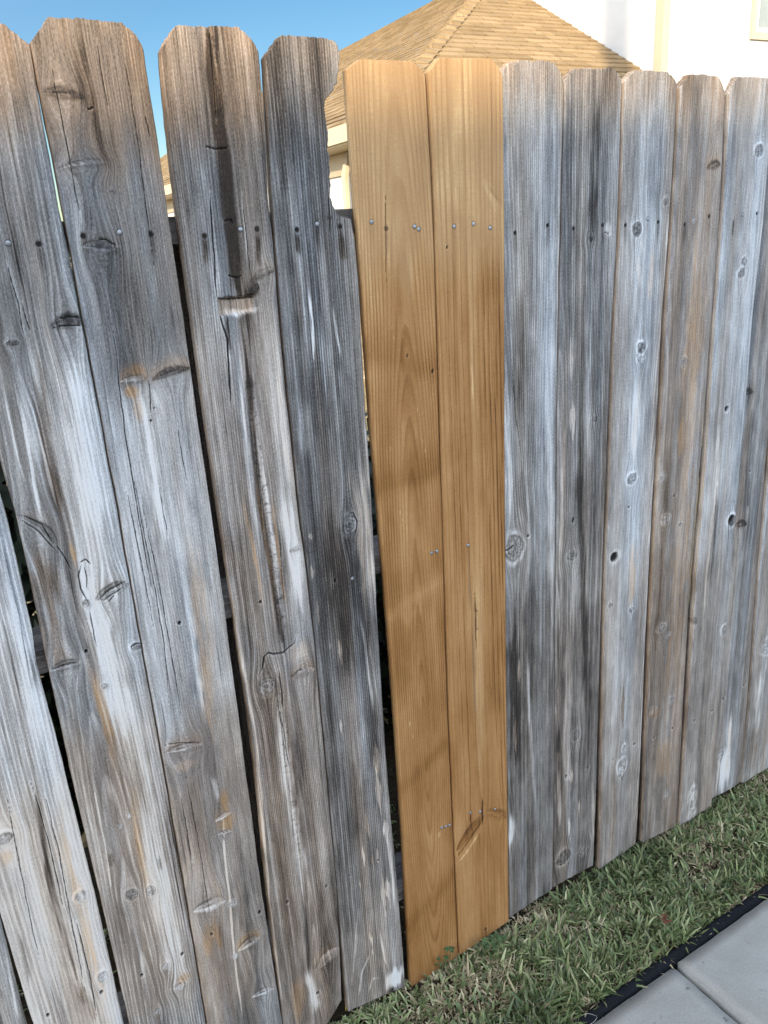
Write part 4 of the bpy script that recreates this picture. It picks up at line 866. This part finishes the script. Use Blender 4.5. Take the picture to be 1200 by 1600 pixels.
b.tube(pts, .00035, 4)
tag(b.build('thread', simple('pale_thread', (.45, .44, .42), .6)), 'pale loop of thread lying on the black edging', 'thread')

# ------------------------------------------------------------------ shrubs added on the far side of the fence to darken its gaps
SH = simple('gap_shade_leaves', (.008, .017, .006), .55, .5, 25)  # near-black leaves: the shade seen through the gaps put into the colour
def shrub(x, y, rx, ry, h, n, seed, label):
    r = np.random.default_rng(seed)
    root = empty('shrub', (x, y, -.03)); tag(root, label, 'shrub', 'shrubs added to darken the gaps behind the fence')
    d = r.normal(0, 1, (n, 3)); d /= np.linalg.norm(d, axis=1)[:, None]
    rad = r.uniform(.25, 1, n)**.4*(1+.35*fbm(d[:, 0]*2+5, d[:, 2]*2+d[:, 1], seed, 2))
    c = np.stack([d[:, 0]*rad*rx, d[:, 1]*rad*ry, h*.5+d[:, 2]*rad*h*.5], -1); c[:, 2] = np.maximum(c[:, 2], .02)
    a = r.normal(0, 1, (n, 3)); a /= np.linalg.norm(a, axis=1)[:, None]; bq = np.cross(a, d); bq /= np.linalg.norm(bq, axis=1)[:, None]+1e-6
    l = r.uniform(.022, .046, n)[:, None]; w = l*.45
    V = np.stack([c-a*l, c+bq*w, c+a*l, c-bq*w], 1).reshape(-1, 3)
    link_mesh('foliage', np_mesh('foliage', V, np.arange(len(V)).reshape(-1, 4), False), SH, root)
    b = MB()
    for i in range(7):
        q = random.uniform(0, 6.3); b.tube([(0, 0, -.02), (math.cos(q)*rx*.3, math.sin(q)*ry*.3, h*.4), (math.cos(q)*rx*.6, math.sin(q)*ry*.6, h*.8)], .012, 6, .004)
    b.build('stem', TW, root)
shrub(-.75, .95, .62, .42, 1.62, 14000, 31, 'tall dark shrub added to darken the gaps behind the left pickets of the fence')
shrub(.25, .85, .60, .36, 1.62, 11000, 32, 'dark shrub added to darken the gaps behind the split picket and the fence post')
shrub(1.05, 1.00, .55, .36, 1.02, 7000, 33, 'low dark shrub added to darken the gap behind the new pickets')
shrub(1.95, 1.00, .60, .36, 1.05, 5000, 34, 'low dark shrub added to darken the gaps behind the pale pickets on the right')

# ------------------------------------------------------------------ the neighbour's house beyond the fence
GA = math.radians(4)
nh = empty('neighbour_house', (0, -CAM_D, 0), -GA)
tag(nh, 'white sided house with tan shingle hip roof beyond the fence', 'house')
def siding(name, c1, lap=.115):
    m, t, b = newmat(name)
    tc = sep(t, N(t, 'ShaderNodeTexCoord').outputs['Object'])
    s = math_(t, 'FRACT', math_(t, 'DIVIDE', tc[2], lap))
    n = noise(t, N(t, 'ShaderNodeTexCoord').outputs['Object'], 5, 3)
    t.links.new(ramp(t, n, [(.3, tuple(v*.94 for v in c1)), (.7, c1)]), b.inputs['Base Color']); b.inputs['Roughness'].default_value = .6
    bump(t, b, math_(t, 'SUBTRACT', 1, s), .6, .01); return m
WHITE = siding('white_siding', (.47, .46, .44)); TRIM = simple('tan_trim', (.34, .28, .20), .6, .06, 6)
CREAM = simple('cream_paint', (.40, .335, .23), .6, .05, 5)
GLASS = simple('window_glass', (.16, .17, .15), .08, .2, 3, spec=.8)
def brick_mat():
    m, t, b = newmat('tan_brick'); tc = N(t, 'ShaderNodeTexCoord').outputs['Object']
    s = sep(t, tc); cb = t.nodes.new('ShaderNodeCombineXYZ'); t.links.new(math_(t, 'ADD', s[0], s[1]), cb.inputs[0]); t.links.new(s[2], cb.inputs[1])
    br = t.nodes.new('ShaderNodeTexBrick'); t.links.new(cb.outputs[0], br.inputs['Vector']); br.inputs['Scale'].default_value = 1
    br.inputs['Brick Width'].default_value = .2; br.inputs['Row Height'].default_value = .067; br.inputs['Mortar Size'].default_value = .006
    br.inputs['Color1'].default_value = (.36, .25, .13, 1); br.inputs['Color2'].default_value = (.22, .14, .07, 1); br.inputs['Mortar'].default_value = (.5, .44, .34, 1)
    n = noise(t, tc, 60, 4); t.links.new(mix(t, .6, br.outputs[0], ramp(t, n, [(.3, (.25, .25, .25)), (.7, (1, 1, 1))]), 'MULTIPLY'), b.inputs['Base Color'])
    b.inputs['Roughness'].default_value = .9; bump(t, b, n, .6, .01); return m
BRICK = brick_mat()
def shingle_mat():
    m, t, b = newmat('tan_shingles')
    uv = N(t, 'ShaderNodeUVMap').outputs[0]
    br = t.nodes.new('ShaderNodeTexBrick'); t.links.new(uv, br.inputs['Vector']); br.inputs['Scale'].default_value = 1
    br.inputs['Brick Width'].default_value = .31; br.inputs['Row Height'].default_value = .145; br.inputs['Mortar Size'].default_value = .004
    br.offset = .37; br.squash = 1
    br.inputs['Color1'].default_value = (.335, .24, .135, 1); br.inputs['Color2'].default_value = (.215, .148, .078, 1); br.inputs['Mortar'].default_value = (.10, .062, .03, 1)
    n = noise(t, vscale(t, uv, (4, 14, 1)), 1, 4, .6); n2 = noise(t, uv, 140, 2, .6); n3 = noise(t, uv, .7, 2)
    c = mix(t, .20, br.outputs[0], ramp(t, n, [(.3, (.12, .076, .034)), (.5, (.22, .148, .072)), (.72, (.36, .26, .135))]))
    c = mix(t, .35, c, ramp(t, n2, [(.3, (.35, .35, .35)), (.7, (1, 1, 1))]), 'MULTIPLY')
    t.links.new(c, b.inputs['Base Color']); b.inputs['Roughness'].default_value = .9; b.inputs['Specular IOR Level'].default_value = .15
    bump(t, b, math_(t, 'ADD', n2, math_(t, 'MULTIPLY', n, 2)), .5, .006); return m
SHINGLE = shingle_mat()
def roof_face(a, b_, c, d, parent, course=.145, lift=.016):
    """quad face: eave a->b, ridge d->c; stepped shingle courses"""
    a, b_, c, d = map(Vector, (a, b_, c, d))
    nrm = (b_-a).cross(d-a).normalized()
    if nrm.z < 0: nrm = -nrm
    eu = (b_-a).normalized(); L = ((d-a)-(d-a).dot(eu)*eu).length; n = max(1, round(L/course))
    bm = bmesh.new(); uvl = bm.loops.layers.uv.new('UVMap')
    rnd = random.Random(int(L*1000))
    for i in range(n):
        t0, t1 = i/n, min(1, (i+1.08)/n)
        p, q, r_, s_ = a.lerp(d, t0), b_.lerp(c, t0), b_.lerp(c, t1), a.lerp(d, t1)
        # each course broken in tabs of slightly different lift
        w = (q-p).length; k = max(1, int(w/.33)); off = rnd.random()
        cuts = sorted({0.0, 1.0, *[min(1, max(0, (j+off)/k)) for j in range(k)]})
        for f0, f1 in zip(cuts, cuts[1:]):
            if f1-f0 < 1e-4: continue
            lf = lift*rnd.uniform(.8, 1.2)
            v = [p.lerp(q, f0)+nrm*lf, p.lerp(q, f1)+nrm*lf, s_.lerp(r_, f1)+nrm*.002, s_.lerp(r_, f0)+nrm*.002]
            lo = [p.lerp(q, f0), p.lerp(q, f1)]
            vv = [bm.verts.new(x) for x in v]; ll = [bm.verts.new(x) for x in lo]
            for f in (bm.faces.new(vv), bm.faces.new((ll[0], ll[1], vv[1], vv[0]))):
                for lp in f.loops: e = lp.vert.co-a; lp[uvl].uv = (e.dot(eu), (e-e.dot(eu)*eu).length+i*.0)
    me = bpy.data.meshes.new('roof'); bm.to_mesh(me); bm.free()
    return link_mesh('roof', me, SHINGLE, parent)
H0 = CAM_H
he = 1.02; XE, YE = 3.68, 7.08; hr = 3.81; XR, YR = 8.52, 11.92
EZ, RZ = H0+he, H0+hr; XF = 2*XR-XE; YBK = 26.0
XW, YW = 7.86, 7.88                                    # two-storey block: left wall, front wall
roof_face((XE, YBK, EZ), (XE, YE, EZ), (XR, YR, RZ), (XR, YBK, RZ), nh)
k = (XW-.01-XR)/(XF-XR)
pm = lambda t: Vector((XE, YE, EZ)).lerp(Vector((XR, YR, RZ)), t)
tcut = (XW-.01-XE)/(XR-XE)
roof_face((XE, YE, EZ), (XW-.01, YE, EZ), (XW-.01, YE+(XW-.01-XE), EZ+(RZ-EZ)*tcut), pm(tcut), nh)
# hip caps
bm = bmesh.new(); uvl = bm.loops.layers.uv.new('UVMap'); A, Bq = pm(0), pm(1); n = 34
dirv = (Bq-A).normalized(); s1 = Vector((0, 1, 0)); s2 = Vector((1, 0, 0)); nl = Vector((-.5, 0, .866)); nf = Vector((0, -.5, .866))
for i in range(n):
    p, q = A.lerp(Bq, i/n), A.lerp(Bq, (i+1.1)/n)
    up = Vector((0, 0, .020)); up0 = Vector((0, 0, .045))
    dl = Vector((0, .15, 0)); df = Vector((.15, 0, 0))
    v = [bm.verts.new(x) for x in (p+dl+up0*.8, p+up0+Vector((0, 0, .01)), p+df+up0*.8, q+df+up*.6, q+up, q+dl+up*.6, p+dl+up*.3, p+up*.3, p+df+up*.3)]
    for ix in ((0, 1, 4, 5), (1, 2, 3, 4), (6, 7, 1, 0), (7, 8, 2, 1)):
        f = bm.faces.new([v[j] for j in ix])
        for lp in f.loops: lp[uvl].uv = (lp.vert.co.x+lp.vert.co.y, lp.vert.co.z*1.7+i*.3)
me = bpy.data.meshes.new('hip_cap'); bm.to_mesh(me); bm.free(); link_mesh('hip_cap', me, SHINGLE, nh)
# wing walls, soffit, fascia
WX = XE+.38; WYF = YE+.38
MB().box(WX, WX+.2, WYF, YBK, 1.62, EZ-.16).build('wall', WHITE, nh)
MB().box(WX+.2, XW-.002, WYF, WYF+.2, 1.62, EZ-.16).build('wall', WHITE, nh)
MB().box(WX-.03, WX+.2, WYF-.03, YBK, -.1, 1.62).build('brick_base', BRICK, nh)
MB().box(WX+.2, XW-.002, WYF-.03, WYF+.2, -.1, 1.62).build('brick_base', BRICK, nh)
MB().box(XE-.02, XE+.012, YE-.02, YBK, EZ-.16, EZ-.004).build('fascia', CREAM, nh)
MB().box(XE+.012, XW-.003, YE-.02, YE+.012, EZ-.16, EZ-.004).build('fascia', CREAM, nh)
MB().box(XE+.012, WX+.2, YE+.012, YBK, EZ-.175, EZ-.155).build('soffit', CREAM, nh)
MB().box(WX+.2, XW-.003, YE+.012, WYF+.2, EZ-.175, EZ-.155).build('soffit', CREAM, nh)
MB().box(WX-.028, WX-.002, WYF, YBK, EZ-.40, EZ-.177).build('frieze_board', TRIM, nh)
MB().tube([(WX-.02, WYF+1.05, EZ-.2), (WX-.10, WYF+1.0, EZ-.42), (WX-.10, WYF+1.0, .1)], .045, 6).build('downspout', TRIM, nh)
# two-storey block
MB().box(XW, XW+4.6, YW, YW+2.9, -.1, 6.6).build('wall', WHITE, nh)
MB().box(XW-.022, XW+.085, YW-.022, YW+.10, -.1, 6.6).build('corner_trim', TRIM, nh)
rf = [(XW-.5, YW-.5, 6.5), (XW+5.1, YW-.5, 6.5), (XW+5.1, YW+3.4, 6.5), (XW-.5, YW+3.4, 6.5)]
top = (XW+2.3, YW+1.45, 8.0)
b = MB()
for i in range(4): b.poly([rf[i], rf[(i+1) % 4], top])
b.poly(rf[::-1]); b.build('roof', SHINGLE, nh)
# window: position from its lower left trim corner
def onplane(px, py, Y):
    d = ray(px, py); x = d[0]*math.cos(GA)-d[1]*math.sin(GA); y = d[0]*math.sin(GA)+d[1]*math.cos(GA); t = Y/y
    return x*t, H0+d[2]*t
wx, wz = onplane(1170, 62, YW); ww, wh, tr = 1.0, 1.5, .075
wf = MB(); y0, y1 = YW-.035, YW-.001
wf.box(wx, wx+tr, y0, y1, wz, wz+wh).box(wx+ww-tr, wx+ww, y0, y1, wz, wz+wh).box(wx+tr, wx+ww-tr, y0, y1, wz, wz+tr*1.15).box(wx+tr, wx+ww-tr, y0, y1, wz+wh-tr, wz+wh)
wf = wf.build('window', TRIM, nh)
sa = MB(); q = wx+tr; e = .045
sa.box(q, q+e, YW-.022, YW-.001, wz+tr*1.15, wz+wh-tr).box(wx+ww-tr-e, wx+ww-tr, YW-.022, YW-.001, wz+tr*1.15, wz+wh-tr).box(q+e, wx+ww-tr-e, YW-.022, YW-.001, wz+tr*1.15, wz+tr*1.15+e).box(q+e, wx+ww-tr-e, YW-.022, YW-.001, wz+wh*.5, wz+wh*.5+e).box(q+e, wx+ww-tr-e, YW-.022, YW-.001, wz+wh-tr-e, wz+wh-tr)
sa.build('sash', simple('white_vinyl', (.82, .80, .74), .5, .03), wf)
MB().box(q+e, wx+ww-tr-e, YW-.012, YW-.0015, wz+tr*1.15+e, wz+wh*.5).box(q+e, wx+ww-tr-e, YW-.012, YW-.0015, wz+wh*.5+e, wz+wh-tr-e).build('pane', GLASS, wf)

# ------------------------------------------------------------------ what shades the fence: the house behind the camera, and a utility pole
oh = empty('house', (0, 0, 0)); tag(oh, 'two storey house standing behind the camera that keeps the fence in shade', 'house')
tel = math.tan(SUN_EL)
def ridge_pt(X, z, L):     # point reached from the fence point (X, 0, z) going L metres towards the sun
    return Vector((X-math.sin(SUN_AZ)*L, -math.cos(SUN_AZ)*L, z+L*tel))
SHL, SHR = 1.800, 1.818    # height of the middle of the penumbra on the fence at x = .3 and x = 1.4
L0 = 20.0
ra = ridge_pt(.3, SHL, L0); tgt = ridge_pt(1.4, SHR, L0)
# a level ridge whose shadow climbs from SHL to SHR: solve the distance for the second point
L1 = L0-(SHR-SHL)/tel; rb = ridge_pt(1.4, SHR, L1)
dr = (rb-ra); dr.z = 0; dr.normalize(); hz = ra.z
wd = Vector((dr.y, -dr.x, 0))
if wd.y > 0: wd = -wd
pA, pB = ra-dr*14, ra+dr*16
e1, e2 = pA-dr*.5, pB+dr*.5
half, eh = 4.2, hz-2.4
RM = simple('brown_shingles', (.12, .09, .07), .9, .3, 12, .4)
def quadprism(pts, th, name, mat):
    pts = [Vector(p) for p in pts]; nn = (pts[1]-pts[0]).cross(pts[3]-pts[0]).normalized()
    if nn.z < 0: nn = -nn
    MB().prism(pts, -nn*th).build(name, mat, oh)
ridge0, ridge1 = Vector((e1.x, e1.y, hz)), Vector((e2.x, e2.y, hz))
dn = Vector((0, 0, eh-hz))
quadprism([ridge0, ridge1, ridge1+wd*half+dn, ridge0+wd*half+dn], .12, 'roof', RM)
quadprism([ridge0, ridge1, ridge1-wd*half+dn, ridge0-wd*half+dn], .12, 'roof', RM)
wl = [pA+wd*(half-.5), pB+wd*(half-.5), pB-wd*(half-.5), pA-wd*(half-.5)]
BW = siding('beige_siding', (.50, .44, .36))
MB().prism([Vector((p.x, p.y, -.1)) for p in wl], Vector((0, 0, eh+.1))).build('wall', BW, oh)
for s in (pA, pB):
    MB().prism([Vector((s.x, s.y, hz-.15)), Vector((s.x, s.y, 0))+wd*(half-.5)+Vector((0, 0, eh)), Vector((s.x, s.y, 0))-wd*(half-.5)+Vector((0, 0, eh))], dr*.1 if s is pA else -dr*.1).build('gable', BW, oh)
nrm = -wd; 
for i in range(5):
    for zz in (1.0, 3.6):
        c = pA-wd*(half-.5)+dr*(3+6*i); q = [c-dr*.6, c+dr*.6]
        w_ = MB().prism([Vector((q[0].x, q[0].y, zz)), Vector((q[1].x, q[1].y, zz)), Vector((q[1].x, q[1].y, zz+1.3)), Vector((q[0].x, q[0].y, zz+1.3))], nrm*.03).build('window', GLASS, oh)
# utility pole whose shadow crosses the white wall
sx_, sz_ = 0, 0
d = ray(962, 50); x_ = d[0]*math.cos(GA)-d[1]*math.sin(GA); y_ = d[0]*math.sin(GA)+d[1]*math.cos(GA); t_ = XW/x_
hit = Vector((0, -CAM_D, H0))+Vector((d[0]*t_, d[1]*t_, d[2]*t_))
Lp = 18.0; pp = hit+S_DIR*(Lp/math.cos(SUN_EL))
up = empty('utility_pole', (pp.x, pp.y, -.05)); tag(up, 'wooden utility pole with a crossarm behind the camera', 'pole')
PW = simple('pole_wood', (.14, .10, .07), .9, .3, 20, .4)
MB().tube([(0, 0, -.3), (0, 0, pp.z+4)], .18, 14, .16).build('shaft', PW, up)
MB().box(-1.1, 1.1, -.16, -.06, pp.z+3.2, pp.z+3.34).build('crossarm', PW, up)
